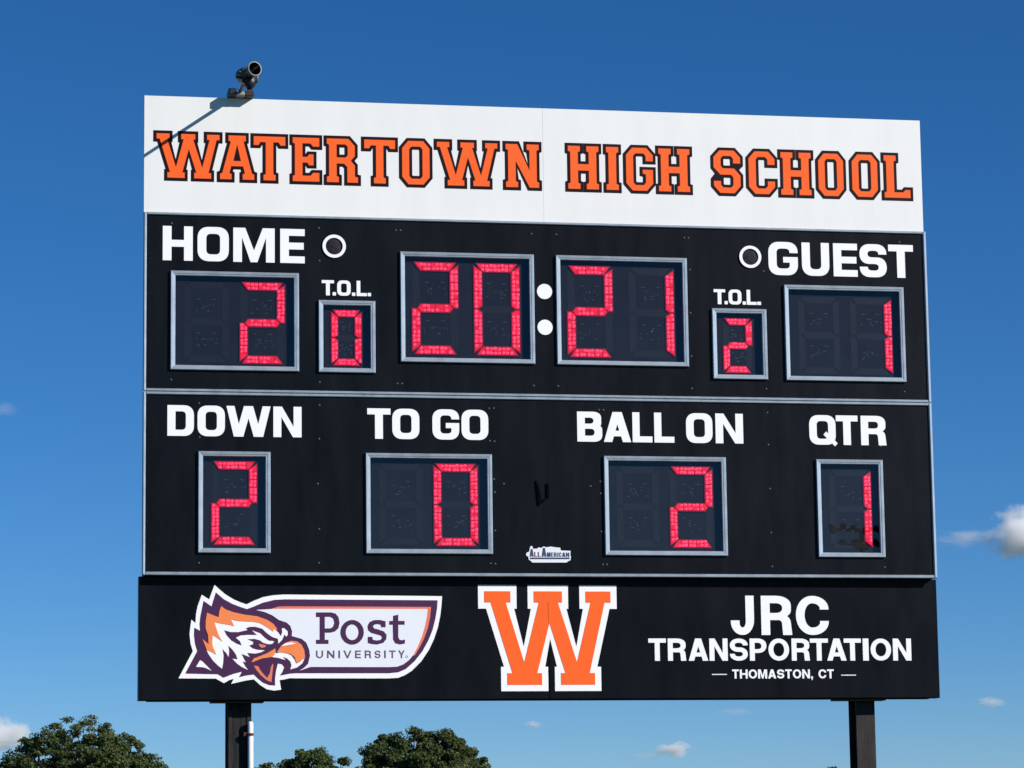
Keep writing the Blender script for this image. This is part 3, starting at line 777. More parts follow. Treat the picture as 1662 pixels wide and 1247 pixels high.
LOGO = {
 'outer': [(-2.493,-1.894),(-2.399,-1.714),(-2.414,-1.665),(-2.421,-1.602),(-2.415,-1.546),(-2.409,-1.506),(-2.382,-1.528),(-2.379,-1.471),(-2.368,-1.415),(-2.341,-1.340),(-2.292,-1.371),(-2.256,-1.274),(-2.222,-1.305),(-2.184,-1.337),(-2.128,-1.371),(-2.084,-1.390),(-2.043,-1.403),(-1.996,-1.380),(-1.934,-1.355),(-1.871,-1.343),(-1.795,-1.337),(-0.723,-1.345),(-0.727,-1.399),(-0.737,-1.478),(-0.754,-1.556),(-0.781,-1.633),(-0.815,-1.704),(-0.868,-1.782),(-0.934,-1.847),(-0.980,-1.875),(-1.026,-1.893),(-1.091,-1.897),(-1.713,-1.895),(-1.756,-1.894),(-1.790,-1.902),(-1.823,-1.907),(-1.812,-1.970),(-1.859,-1.976),(-1.909,-1.967),(-1.953,-1.939),(-1.994,-1.901),(-2.053,-1.910),(-2.145,-1.931),(-2.128,-1.898),(-2.153,-1.904),(-2.193,-1.926),(-2.246,-1.896)],
 'purple': [(-2.448,-1.862),(-2.369,-1.714),(-2.384,-1.665),(-2.391,-1.609),(-2.389,-1.559),(-2.351,-1.580),(-2.354,-1.534),(-2.349,-1.484),(-2.328,-1.381),(-2.275,-1.418),(-2.247,-1.324),(-2.197,-1.368),(-2.134,-1.402),(-2.084,-1.421),(-2.040,-1.435),(-1.996,-1.418),(-1.934,-1.392),(-1.858,-1.373),(-1.783,-1.369),(-0.754,-1.373),(-0.758,-1.426),(-0.770,-1.497),(-0.791,-1.575),(-0.821,-1.646),(-0.861,-1.717),(-0.914,-1.782),(-0.973,-1.834),(-1.025,-1.856),(-1.091,-1.862),(-1.713,-1.861),(-1.756,-1.864),(-1.821,-1.877),(-1.803,-1.852),(-1.791,-1.821),(-1.806,-1.802),(-1.834,-1.796),(-1.846,-1.845),(-1.853,-1.895),(-1.853,-1.942),(-1.890,-1.940),(-1.934,-1.923),(-1.968,-1.895),(-1.994,-1.869),(-2.047,-1.876),(-2.093,-1.887),(-2.073,-1.851),(-2.128,-1.864),(-2.196,-1.890),(-2.233,-1.867)],
 'bannerorange': [(-1.884,-1.436),(-1.833,-1.418),(-1.783,-1.416),(-0.800,-1.418),(-0.806,-1.484),(-0.823,-1.562),(-0.850,-1.633),(-0.880,-1.692),(-0.913,-1.743),(-0.926,-1.746),(-0.920,-1.737),(-1.063,-1.595),(-1.712,-1.466)],
 'bannerwhite': [(-1.981,-1.441),(-1.934,-1.438),(-1.871,-1.434),(-1.783,-1.433),(-0.824,-1.432),(-0.829,-1.484),(-0.843,-1.549),(-0.863,-1.614),(-0.893,-1.685),(-0.920,-1.737),(-0.953,-1.776),(-0.992,-1.804),(-1.032,-1.819),(-1.090,-1.822),(-1.616,-1.820),(-1.655,-1.833),(-1.690,-1.845),(-1.658,-1.824),(-1.633,-1.799),(-1.620,-1.746),(-1.626,-1.702),(-1.645,-1.658),(-1.676,-1.633),(-1.742,-1.614),(-1.739,-1.583),(-1.752,-1.546),(-1.777,-1.524),(-1.802,-1.516),(-1.827,-1.508),(-1.871,-1.477),(-1.921,-1.455)],
 'crest': [(-2.212,-1.415),(-2.184,-1.437),(-2.134,-1.455),(-2.059,-1.472),(-1.972,-1.483),(-1.903,-1.508),(-1.865,-1.533),(-1.843,-1.561),(-1.839,-1.577),(-1.861,-1.566),(-1.865,-1.585),(-1.903,-1.557),(-1.953,-1.529),(-2.003,-1.518),(-2.065,-1.516),(-2.109,-1.513),(-2.147,-1.502),(-2.134,-1.529),(-2.125,-1.548),(-2.172,-1.538),(-2.209,-1.532),(-2.256,-1.523),(-2.243,-1.565),(-2.228,-1.608),(-2.204,-1.651),(-2.234,-1.629),(-2.267,-1.608),(-2.271,-1.646),(-2.267,-1.683),(-2.251,-1.720),(-2.244,-1.737),(-2.284,-1.716),(-2.307,-1.707),(-2.321,-1.671),(-2.337,-1.633),(-2.315,-1.652),(-2.295,-1.668),(-2.299,-1.608),(-2.315,-1.565),(-2.315,-1.515),(-2.306,-1.459),(-2.272,-1.474),(-2.229,-1.490),(-2.225,-1.452)],
 'face': [(-2.256,-1.524),(-2.209,-1.534),(-2.172,-1.540),(-2.125,-1.549),(-2.134,-1.530),(-2.147,-1.504),(-2.109,-1.515),(-2.065,-1.518),(-2.003,-1.520),(-1.953,-1.530),(-1.903,-1.558),(-1.865,-1.586),(-1.862,-1.564),(-1.833,-1.589),(-1.815,-1.615),(-1.805,-1.589),(-1.808,-1.564),(-1.793,-1.561),(-1.769,-1.583),(-1.768,-1.608),(-1.780,-1.618),(-1.790,-1.602),(-1.805,-1.639),(-1.831,-1.665),(-1.834,-1.633),(-1.871,-1.621),(-1.903,-1.599),(-1.940,-1.565),(-1.984,-1.553),(-2.022,-1.553),(-2.050,-1.563),(-2.037,-1.574),(-2.097,-1.588),(-2.147,-1.588),(-2.193,-1.576),(-2.178,-1.608),(-2.147,-1.643),(-2.109,-1.666),(-2.075,-1.678),(-2.087,-1.649),(-2.114,-1.626),(-2.084,-1.611),(-2.034,-1.607),(-1.972,-1.608),(-1.990,-1.593),(-2.006,-1.577),(-1.953,-1.596),(-1.921,-1.627),(-1.896,-1.645),(-1.859,-1.649),(-1.871,-1.666),(-1.896,-1.669),(-1.934,-1.659),(-1.953,-1.643),(-1.990,-1.633),(-2.040,-1.636),(-2.000,-1.653),(-2.000,-1.669),(-2.027,-1.678),(-2.003,-1.697),(-1.972,-1.706),(-1.921,-1.709),(-1.946,-1.722),(-1.984,-1.731),(-2.040,-1.726),(-2.022,-1.754),(-2.047,-1.744),(-2.077,-1.733),(-2.062,-1.764),(-2.048,-1.789),(-2.070,-1.783),(-2.053,-1.814),(-2.034,-1.839),(-2.072,-1.821),(-2.103,-1.800),(-2.137,-1.765),(-2.103,-1.769),(-2.114,-1.736),(-2.134,-1.708),(-2.165,-1.677),(-2.159,-1.714),(-2.162,-1.753),(-2.178,-1.728),(-2.204,-1.699),(-2.196,-1.745),(-2.199,-1.795),(-2.206,-1.831),(-2.234,-1.809),(-2.265,-1.778),(-2.296,-1.734),(-2.307,-1.709),(-2.284,-1.718),(-2.244,-1.739),(-2.252,-1.720),(-2.268,-1.683),(-2.272,-1.646),(-2.268,-1.608),(-2.234,-1.630),(-2.203,-1.653),(-2.228,-1.608),(-2.243,-1.565)],
 'eye': [(-1.962,-1.665),(-1.912,-1.676),(-1.921,-1.689),(-1.946,-1.693),(-1.959,-1.680)],
 'beak': [(-1.841,-1.721),(-1.815,-1.683),(-1.783,-1.659),(-1.746,-1.646),(-1.708,-1.649),(-1.677,-1.671),(-1.658,-1.708),(-1.653,-1.752),(-1.677,-1.777),(-1.711,-1.793),(-1.721,-1.758),(-1.746,-1.736),(-1.784,-1.726)],
 'lip': [(-2.010,-1.790),(-1.997,-1.764),(-1.972,-1.755),(-1.903,-1.727),(-1.853,-1.697),(-1.848,-1.726),(-1.871,-1.753),(-1.940,-1.763)],
 'beakwhite': [(-1.853,-1.730),(-1.821,-1.724),(-1.777,-1.730),(-1.746,-1.743),(-1.724,-1.771),(-1.713,-1.798),(-1.683,-1.783),(-1.653,-1.757),(-1.671,-1.796),(-1.708,-1.824),(-1.752,-1.836),(-1.743,-1.808),(-1.752,-1.783),(-1.771,-1.764),(-1.802,-1.752),(-1.784,-1.774),(-1.834,-1.759),(-1.881,-1.753)],
 'shine': [(-1.815,-1.681),(-1.783,-1.662),(-1.746,-1.656),(-1.713,-1.665),(-1.752,-1.672),(-1.790,-1.679)],
 'jaw': [(-1.995,-1.811),(-1.965,-1.814),(-1.953,-1.839),(-1.928,-1.870),(-1.906,-1.892),(-1.887,-1.858),(-1.881,-1.821),(-1.870,-1.799),(-1.865,-1.803),(-1.871,-1.858),(-1.878,-1.921),(-1.909,-1.908),(-1.947,-1.876),(-1.978,-1.839)],
 'neck': [(-2.378,-1.819),(-2.352,-1.775),(-2.338,-1.781),(-2.314,-1.804),(-2.274,-1.845),(-2.314,-1.826),(-2.339,-1.820)],
 'badge': [(-0.1563,-1.0646),(-0.1498,-1.0533),(-0.1344,-1.0482),(-0.1262,-1.0128),(-0.1172,-1.0077),(-0.1083,-1.0153),(-0.1085,-1.0279),(-0.0803,-1.0264),(-0.0674,-1.0175),(-0.0496,-1.0225),(-0.0392,-1.0136),(-0.0289,-1.0110),(-0.0187,-1.0173),(0.0172,-1.0120),(0.0479,-1.0169),(0.0812,-1.0192),(0.0848,-1.0381),(0.1528,-1.0403),(0.1498,-1.0693),(0.1547,-1.0794),(0.1505,-1.1046),(0.1363,-1.1098),(0.1233,-1.1199),(-0.1124,-1.1210),(-0.1275,-1.1073),(-0.1377,-1.1010),(-0.1399,-1.0809),(-0.1526,-1.0760)],
 'badgebar': [(-0.1285,-1.0872),(0.1456,-1.0857),(0.1429,-1.0966),(-0.1287,-1.0980)],
 'post_s': [(-1.1096,-1.5152),(-1.1098,-1.5542),(-1.1392,-1.5542),(-1.1414,-1.5386),(-1.1617,-1.5332),(-1.1843,-1.5364),(-1.1957,-1.5498),(-1.1867,-1.5632),(-1.1529,-1.5721),(-1.1213,-1.5833),(-1.1034,-1.6057),(-1.1059,-1.6370),(-1.1264,-1.6594),(-1.1671,-1.6705),(-1.2032,-1.6674),(-1.2302,-1.6603),(-1.2299,-1.6192),(-1.2006,-1.6191),(-1.1962,-1.6392),(-1.1714,-1.6437),(-1.1443,-1.6406),(-1.1329,-1.6258),(-1.1419,-1.6102),(-1.1712,-1.6021),(-1.2072,-1.5923),(-1.2274,-1.5744),(-1.2318,-1.5476),(-1.2181,-1.5207),(-1.1886,-1.5073),(-1.1480,-1.5063)],
 'post_t': [(-1.0573,-1.4779),(-1.0232,-1.4703),(-1.0235,-1.5124),(-0.9805,-1.5124),(-0.9807,-1.5375),(-1.0237,-1.5375),(-1.0243,-1.6191),(-1.0154,-1.6392),(-1.0019,-1.6423),(-0.9792,-1.6370),(-0.9794,-1.6638),(-1.0134,-1.6701),(-1.0450,-1.6616),(-1.0584,-1.6370),(-1.0600,-1.5376),(-1.0839,-1.5376),(-1.0838,-1.5139),(-1.0584,-1.5125)],
 'post_P': [(-1.5779,-1.4565),(-1.5780,-1.4868),(-1.5533,-1.4868),(-1.5538,-1.6393),(-1.5785,-1.6393),(-1.5786,-1.6660),(-1.4956,-1.6661),(-1.4955,-1.6393),(-1.5202,-1.6393),(-1.5200,-1.5912),(-1.4819,-1.5912),(-1.4504,-1.5835),(-1.4278,-1.5612),(-1.4204,-1.5255),(-1.4275,-1.4875),(-1.4476,-1.4638),(-1.4768,-1.4563)],
 'post_Ph': [(-1.5196,-1.4854),(-1.5199,-1.5635),(-1.4840,-1.5635),(-1.4637,-1.5523),(-1.4546,-1.5255),(-1.4626,-1.4965),(-1.4837,-1.4854)],
 'post_o': [(-1.2568,-1.5888),(-1.2587,-1.5704),(-1.2644,-1.5529),(-1.2738,-1.5372),(-1.2862,-1.5241),(-1.3011,-1.5143),(-1.3177,-1.5082),(-1.3353,-1.5061),(-1.3528,-1.5082),(-1.3695,-1.5144),(-1.3845,-1.5243),(-1.3970,-1.5374),(-1.4065,-1.5530),(-1.4124,-1.5705),(-1.4144,-1.5889),(-1.4125,-1.6072),(-1.4068,-1.6247),(-1.3975,-1.6403),(-1.3851,-1.6534),(-1.3702,-1.6632),(-1.3536,-1.6693),(-1.3361,-1.6714),(-1.3186,-1.6693),(-1.3019,-1.6632),(-1.2869,-1.6534),(-1.2743,-1.6403),(-1.2648,-1.6246),(-1.2589,-1.6072)],
 'post_oh': [(-1.2920,-1.5888),(-1.2934,-1.5751),(-1.2977,-1.5624),(-1.3046,-1.5515),(-1.3136,-1.5431),(-1.3241,-1.5379),(-1.3354,-1.5361),(-1.3467,-1.5379),(-1.3573,-1.5432),(-1.3664,-1.5516),(-1.3734,-1.5625),(-1.3778,-1.5752),(-1.3794,-1.5889),(-1.3779,-1.6025),(-1.3736,-1.6152),(-1.3667,-1.6261),(-1.3577,-1.6345),(-1.3472,-1.6397),(-1.3360,-1.6415),(-1.3246,-1.6397),(-1.3141,-1.6344),(-1.3050,-1.6261),(-1.2980,-1.6152),(-1.2936,-1.6024)],
}


lg = MB()
def lay(key, k, mat):
    lg.sheet([Z(LOGO[key])], SY - 0.0016 * k, 0.0016, mat)
lay('outer', 1, M_VINYL)
lay('purple', 2, M_PURPLE)
lay('bannerorange', 3, M_SALMON)
lay('bannerwhite', 4, M_LILAC)
for k_ in ('face', 'beakwhite', 'neck'): lay(k_, 3, M_VINYL)
lay('crest', 4, M_ORANGE2); lay('beak', 4, M_ORANGE2); lay('lip', 4.5, M_ORANGE2)
lay('jaw', 3, M_SALMON); lay('eye', 4, M_SALMON); lay('shine', 5, M_VINYL)
tag(lg.build('bird_emblem', sp_l), 'purple orange and white eagle head emblem with a white banner')
y_b = SY - 0.0064
for key, hole in (('post_P', 'post_Ph'), ('post_o', 'post_oh'), ('post_s', None), ('post_t', None)):
    mb = MB()
    mb.sheet([Z(LOGO[key])] + ([Z(LOGO[hole])] if hole else []), y_b - 0.0018, 0.0018, M_PURPLE)
    mb.build('letter', sp_l)
for ch, a, b in [('U',-1.5788,-1.5318),('N',-1.5049,-1.4555),('I',-1.4286,-1.4175),('V',-1.3946,-1.3409),('E',-1.3162,-1.2779),('R',-1.2509,-1.210),('S',-1.1842,-1.1449),('I',-1.1201,-1.1090),('T',-1.0871,-1.0433),('Y',-1.0252,-0.9812)]:
    letter(ch, a, b, -1.7619, -1.7107, y_b, M_GREYINK, dict(THIN, s=19, b=17), sp_l, th=0.0015)
mb = MB(); n_ = 14
mb.sheet([disc(-0.968, -1.752, 0.0080, n_), disc(-0.968, -1.752, 0.0055, n_)], y_b - 0.0015, 0.0015, M_LILAC if False else M_GREYINK)
mb.build('registered_mark', sp_l)

# large collegiate W over the seam
w, loops = COLLEGE['W']
xa, xb, za, zb_ = -0.4345, 0.4385, -1.9422 + ZB, -1.3102 + ZB
base = map_loops(loops, xa, za, (xb - xa) / w, (zb_ - za) / 100)
mb = MB()
mb.sheet([offset(base[0], 0.0425)], SY - 0.0018, 0.0018, M_VINYL)
mb.sheet(base, SY - 0.0036, 0.0018, M_ORANGE)
mb.sheet([[(0.0030, zb_ - 0.075), (0.0075, zb_ - 0.075), (0.0062, zb_ - 0.215), (0.0045, zb_ - 0.215)]], SY - 0.0042, 0.0004, surf('seam_shadow_gap', (0.30, 0.05, 0.012), rough=0.8))
tag(mb.build('letter', sp_l), 'big orange W with a white outline')

row([('J',1.2793,1.4445),('R',1.4952,1.7080),('C',1.742,1.9761)], -1.6055, -1.3355, HELVJ, sp_r, y=SY)
row([('T',0.6965,0.8197),('R',0.8322,0.9570),('A',0.977,1.1146),('N',1.124,1.2526),('S',1.2683,1.3941),('P',1.4086,1.5264),('O',1.5409,1.6875),
     ('R',1.7055,1.8310),('T',1.8367,1.9656),('A',1.9573,2.0961),('T',2.0782,2.2013),('I',2.2141,2.2556),('O',2.2696,2.4168),('N',2.4303,2.5618)], -1.7815, -1.6295, HELV, sp_r, y=SY)
# small third line with natural spacing
txt = 'THOMASTON, CT'
adv = [ADV.get(c, 32) for c in txt]; gap = 9
tot = sum(adv) + gap * (len(txt) - 1)
x = 1.2803; k = (2.0013 - 1.2803) / tot
for c, a_ in zip(txt, adv):
    if c != ' ':
        letter(c, x, x + a_ * k * (1.0 if c != ',' else 0.9), -1.9030, -1.8412, SY, M_VINYL, HELV, sp_r, th=0.002)
    x += (a_ + gap) * k
for xa_, xb_, zc in ((1.1377, 1.2436, -1.8745), (2.0534, 2.1596, -1.8812)):
    mb = MB(); mb.box(xa_, xb_, SY - 0.002, SY - 0.0001, zc - 0.0032 + ZB, zc + 0.0032 + ZB, M_LILAC)
    mb.build('dash', sp_r)

# maker's badge at the bottom of the lower cabinet
mb = MB()
mb.sheet([Z(LOGO['badge'])], -0.003, 0.003, M_LILAC)
mb.sheet([Z(LOGO['badgebar'])], -0.0045, 0.0015, M_NAVY)
badge = None
def badge_letter(ch, x0, x1, z0, z1, mat, st):
    h = z1 - z0; k = h / 100.0
    for layer in glyph(ch, (x1 - x0) / k, st):
        mb.sheet(map_loops(layer, x0, z0 + ZB, k, k), -0.0045, 0.0015, mat)
BX0 = min(p[0] for p in LOGO['badge']); BX1 = max(p[0] for p in LOGO['badge'])
BZ0 = min(p[1] for p in LOGO['badge']); BZ1 = max(p[1] for p in LOGO['badge'])
bu = (BX1 - BX0) / 1215.0
zline = BZ0 + (720 - 565) * bu
BST = dict(s=26, b=14, R=30, r=12, kk=0.6)
for ch, a_, b_, hh, mt in (('A', 325, 435, 200, M_NAVY), ('L', 450, 530, 125, M_MAROON), ('L', 545, 630, 125, M_MAROON), ('A', 650, 775, 235, M_NAVY),
                           ('M', 790, 890, 115, M_NAVY), ('E', 905, 965, 115, M_NAVY), ('R', 980, 1050, 115, M_NAVY), ('I', 1070, 1092, 115, M_NAVY), ('C', 1110, 1185, 115, M_NAVY), ('A', 1200, 1290, 115, M_NAVY), ('N', 1305, 1395, 115, M_NAVY)):
    badge_letter(ch, BX0 + (a_ - 225) * bu, BX0 + (b_ - 225) * bu, zline, zline + hh * bu, mt, BST)
mb.build('maker_badge', cab_d)

# ------------------------------------------------------------------ posts, angles, conduit
def post(xc, w, mat, y0=0.180, depth=0.18):
    mb = MB()
    z1 = ZB + 1.9
    tf = 0.014
    mb.box(xc - w / 2, xc + w / 2, y0, y0 + tf, 0, z1, mat)                    # front flange
    mb.box(xc - w / 2, xc + w / 2, y0 + depth - tf, y0 + depth, 0, z1, mat)    # rear flange
    mb.box(xc - 0.006, xc + 0.006, y0 + tf, y0 + depth - tf, 0, z1, mat)
    return mb
pl = post(-2.0755, 0.158, M_POST, y0=0.203)
for dx in (-0.062, 0.062):                                                     # raised welded strips on the face
    pl.box(-2.0755 + dx - 0.012, -2.0755 + dx + 0.012, 0.197, 0.2029, 0, ZB - 2.10, M_POST2)
post_l = pl.build('support_post', board)
pr = post(2.2620, 0.134, M_POST2, y0=0.203)
post_r = pr.build('support_post', board)
for xa_, xb_ in ((-2.2769, -1.9251), (2.0138, 2.3757)):
    mb = MB(); mb.box(xa_, xb_, SY + 0.02, 0.2025, -2.0535 + ZB, -2.0390 + ZB, M_CASE)
    mb.build('mounting_angle', board)
mb = MB(); mb.box(-2.70, 2.69, SY + 0.03, SY + 0.09, -2.0445 + ZB, -2.0388 + ZB, M_CASE)
mb.build('bottom_channel', board)
# concrete footings at the ground
for xc in (-2.0755, 2.2620):
    mb = MB(); mb.box(xc - 0.3, xc + 0.3, 0.0, 0.6, -0.02, 0.06, surf('concrete', (0.32, 0.31, 0.29), rough=0.9, var=0.2, scale=8))
    mb.build('footing', board)

mb = MB()
cx, cy = -2.0060, 0.165
mb.tube([(cx, cy, 0), (cx, cy, ZB - 2.190), (cx, cy, ZB - 2.176)], [0.0185, 0.0185, 0.0135], M_PVC, seg=16)
conduit = mb.build('conduit', board)
mb = MB(); mb.tube([(cx - 0.002, cy - 0.004, ZB - 2.268), (cx - 0.002, cy - 0.004, ZB - 2.252)], 0.0225, M_RUST, seg=14)
mb.box(cx - 0.045, cx - 0.015, cy - 0.006, 0.2028, ZB - 2.272, ZB - 2.248, M_RUST)
mb.build('clamp', conduit)

# ------------------------------------------------------------------ camera on a short boom above the header
fc = tag(empty('field_camera', (-2.105, 0.02, ZB + 2.04)), 'small dark camera on a forward boom clamped to the top left of the white panel', 'camera')
zt0 = ZB + 2.0378
mb = MB()
mb.box(-2.180, -2.128, -0.105, 0.055, zt0 + 0.001, zt0 + 0.046, M_DARK, bev=0.006)
mb.box(-2.066, -2.006, -0.080, 0.055, zt0 + 0.001, zt0 + 0.034, M_BLOCK, bev=0.004)
mb.build('clamp_block', fc)
mb = MB()
mb.box(-2.125, -2.069, -0.085, 0.05, zt0 + 0.004, zt0 + 0.026, M_GALV, bev=0.004)
mb.tube([(-2.112, -0.10, zt0 + 0.045), (-2.082, -0.07, zt0 + 0.022)], 0.008, M_GALV)
mb.tube([(-2.095, -0.02, zt0 + 0.0), (-2.095, -0.02, zt0 + 0.060)], 0.010, M_GALV)
mb.build('bracket', fc)
mb = MB()
mb.tube([(-2.098, 0.03, zt0 + 0.030), (-2.098, -0.10, zt0 + 0.031), (-2.096, -0.62, zt0 + 0.026)], [0.013, 0.0125, 0.0105], M_DARK, seg=12)
mb.build('boom', fc)
# yoke and ball joint
YC = -0.66
mb = MB()
mb.tube([(-2.094, YC + 0.04, zt0 + 0.020), (-2.094, YC + 0.01, zt0 - 0.030), (-2.090, YC, zt0 - 0.050)], [0.028, 0.040, 0.024], M_DARK)
mb.tube([(-2.094, YC + 0.02, zt0 - 0.105), (-2.094, YC + 0.02, zt0 - 0.075), (-2.092, YC + 0.01, zt0 - 0.02)], [0.022, 0.040, 0.046], M_DARK)
mb.box(-2.128, -2.062, YC - 0.02, YC + 0.05, zt0 - 0.070, zt0 - 0.012, M_DARK, bev=0.01)
mb.tube([(-2.135, YC, zt0 - 0.060), (-2.142, YC, zt0 + 0.010)], 0.010, M_DARK)
mb.tube([(-2.050, YC, zt0 - 0.060), (-2.042, YC, zt0 + 0.008)], 0.009, M_GREYH)
mb.tube([(-2.150, YC, zt0 + 0.008), (-2.178, YC, zt0 + 0.012)], 0.012, M_DARK)
mb.tube([(-2.150, YC, zt0 - 0.028), (-2.186, YC, zt0 - 0.022)], 0.010, M_DARK)
mb.build('yoke', fc)
# housing: rear body, barrel, pale rim, dark lens
ax = Vector((0.33, -0.94, 0.05)).normalized()
c0 = Vector((-2.128, -0.60, zt0 + 0.004))
mb = MB()
mb.tube([c0 - ax * 0.035, c0 - ax * 0.02, c0 + ax * 0.05, c0 + ax * 0.085], [0.034, 0.052, 0.050, 0.036], M_GREYH, seg=18)
body = mb.build('housing', fc)
mb = MB()
mb.lathe(c0, ax, [(0.075, 0.034), (0.13, 0.040), (0.165, 0.0505)], M_GREYH)
mb.lathe(c0, ax, [(0.165, 0.0505), (0.173, 0.0490), (0.171, 0.0430)], M_RIM)
mb.lathe(c0, ax, [(0.171, 0.0428), (0.150, 0.038), (0.105, 0.031), (0.104, 0.0005)], M_LENS)
mb.build('lens_barrel', body)

# ------------------------------------------------------------------ trees beyond the field
def leaf_material(name, c1, c2):
    m, nt, b = new_mat(name)
    geo = nt.nodes.new('ShaderNodeNewGeometry')
    ramp = nt.nodes.new('ShaderNodeMix'); ramp.data_type = 'RGBA'
    ramp.inputs[6].default_value = (*c1, 1); ramp.inputs[7].default_value = (*c2, 1)
    nt.links.new(geo.outputs['Random Per Island'], ramp.inputs[0])
    nt.links.new(ramp.outputs[2], b.inputs['Base Color'])
    b.inputs['Roughness'].default_value = 0.6
    b.inputs['Specular IOR Level'].default_value = 0.25
    out = nt.nodes['Material Output']
    tr = nt.nodes.new('ShaderNodeBsdfTranslucent')
    nt.links.new(ramp.outputs[2], tr.inputs[0])
    mx = nt.nodes.new('ShaderNodeMixShader'); mx.inputs[0].default_value = 0.28
    nt.links.new(b.outputs[0], mx.inputs[1]); nt.links.new(tr.outputs[0], mx.inputs[2])
    nt.links.new(mx.outputs[0], out.inputs['Surface'])
    return m
M_LEAF = leaf_material('leaves', (0.055, 0.080, 0.026), (0.130, 0.165, 0.052))
M_BARK = surf('bark', (0.07, 0.055, 0.045), rough=0.9, var=0.3, scale=8, bump=0.6, bscale=20)

def tree(cx, cy, lobes, label, seed, leaf=0.115, nleaf=26000, fork=2.6, group='trees on the skyline beyond the scoreboard', girth=1.0, clump=1.0, twigs=1.0, tiered=False):
    """lobes: (dx, dy, z, r) in metres about the trunk; a clump of leaves sits at the tip of every twig"""
    rng = random.Random(seed)
    root = tag(empty('tree', (cx, cy, 0)), label, 'tree', group)
    tb = MB()
    tb.tube([(cx, cy, -0.1), (cx + 0.05, cy, 1.0), (cx, cy + 0.05, fork)], [0.34 * girth, 0.27 * girth, 0.22 * girth], M_BARK, seg=12)
    tips = []
    for dx, dy, z, r in lobes:
        c = Vector((cx + dx, cy + dy, z))
        st = Vector((cx, cy, z - 0.12 if tiered else fork - 0.1))
        midp = st.lerp(c, 0.55) + Vector((rng.uniform(-.2, .2), rng.uniform(-.2, .2), 0.1))
        if tiered: midp = st.lerp(c, 0.5)
        tb.tube([tuple(st), tuple(midp), tuple(c)], [0.06, 0.05, 0.04] if tiered else [0.14, 0.09, 0.05], M_BARK, seg=7)
        for _ in range(max(4, int(46 * twigs * max(r, 0.6) ** 1.5))):
            d = Vector((rng.gauss(0, 1), rng.gauss(0, 1), rng.gauss(0.15, 1))).normalized()
            q = c + d * r * (0.45 + 0.52 * rng.random() ** 0.5)
            tips.append((q, r))
            if rng.random() < 0.4: tb.tube([tuple(c.lerp(q, 0.1)), tuple(q)], [0.03, 0.008], M_BARK, seg=4, cap=False)
    tb.build('trunk', root)
    per = max(8, nleaf // len(tips))
    verts = []; faces = []
    for q, r in tips:
        rad = rng.uniform(0.20, 0.38) * clump
        flat = rng.uniform(0.45, 0.8)
        for _ in range(int(per * rng.uniform(0.6, 1.4))):
            dv = Vector((rng.gauss(0, 1), rng.gauss(0, 1), rng.gauss(0, 1)))
            dv = dv.normalized() * (rng.random() ** 0.45) * rad
            p = q + Vector((dv.x, dv.y, dv.z * flat))
            s = leaf * rng.uniform(0.55, 1.25)
            n = Vector((rng.gauss(0, 1), rng.gauss(0, 1), rng.gauss(0.5, 1))).normalized()
            u = n.cross(Vector((rng.random(), rng.random(), rng.random()))).normalized() * s * 0.5
            v = n.cross(u).normalized() * s * 0.34
            i = len(verts)
            verts += [tuple(p - u), tuple(p + v), tuple(p + u), tuple(p - v)]
            faces.append((i, i + 1, i + 2, i + 3))
    lm = MB(); lm.v = verts; lm.f = faces; lm.mats = [M_LEAF]; lm.m = [0] * len(faces); lm.smooth = [False] * len(faces)
    lm.build('crown', root, (cx, cy, fork))
    return root
tree(2.2, 110, [(-0.1, 0, 5.42, 2.45), (-1.7, 0.3, 5.25, 1.85), (1.5, -0.2, 5.3, 1.7), (2.55, 0.1, 4.95, 1.25), (-2.7, 0, 5.2, 1.1), (2.6, 0, 4.4, 1.4), (-3.0, 0.2, 4.5, 1.5), (0.2, -1.6, 5.1, 1.8)],
     'broad round topped green tree at the lower left of the scoreboard', 11, nleaf=112000)
tree(11.8, 109, [(-0.1, 0, 5.43, 1.05), (0.9, 0.2, 5.08, 0.95), (-0.9, 0, 5.38, 0.7), (1.5, 0, 4.78, 0.8), (-1.9, 0, 4.98, 0.75), (-2.4, 0.3, 4.78, 0.6)],
     'smallest green treetop beside the white conduit of the left post', 23, nleaf=47600)
tree(16.9, 112, [(-1.6, 0, 6.13, 1.05), (-0.4, 0.2, 6.23, 1.15), (0.9, 0, 6.08, 1.15), (1.5, 0.2, 6.08, 0.85), (-1.9, -0.2, 4.98, 1.2), (0.2, -0.8, 4.98, 1.6), (1.9, 0, 5.18, 1.1), (2.4, 0, 4.48, 1.3)],
     'wide flat topped green tree below the middle of the scoreboard', 37, nleaf=95200)
tree(35.3, 112, [(0.0, 0, 3.9, 0.75), (-0.1, 0, 4.75, 0.40), (-0.12, 0, 5.20, 0.16)], 'thin treetop barely rising beside the right post', 41, nleaf=14000, fork=2.4)


# ------------------------------------------------------------------ slender tree far behind the viewer, mirrored in the quarter window
tree(39.3, -120, [(-1.35, 0, 17.0, 0.22), (-0.9, 0, 17.05, 0.16), (-0.3, 0, 17.0, 0.2), (0.35, 0, 16.95, 0.22), (0.9, 0, 17.05, 0.2),
                  (-0.9, 0, 16.3, 0.14), (-0.3, 0, 16.2, 0.26), (0.2, 0, 16.25, 0.24), (0.8, 0, 16.3, 0.16)],
     'slender tall tree mirrored dark in the glass of the quarter window', 53, leaf=0.11, nleaf=7000, fork=17.0, group=None, girth=0.42, clump=0.40, twigs=0.35, tiered=True)

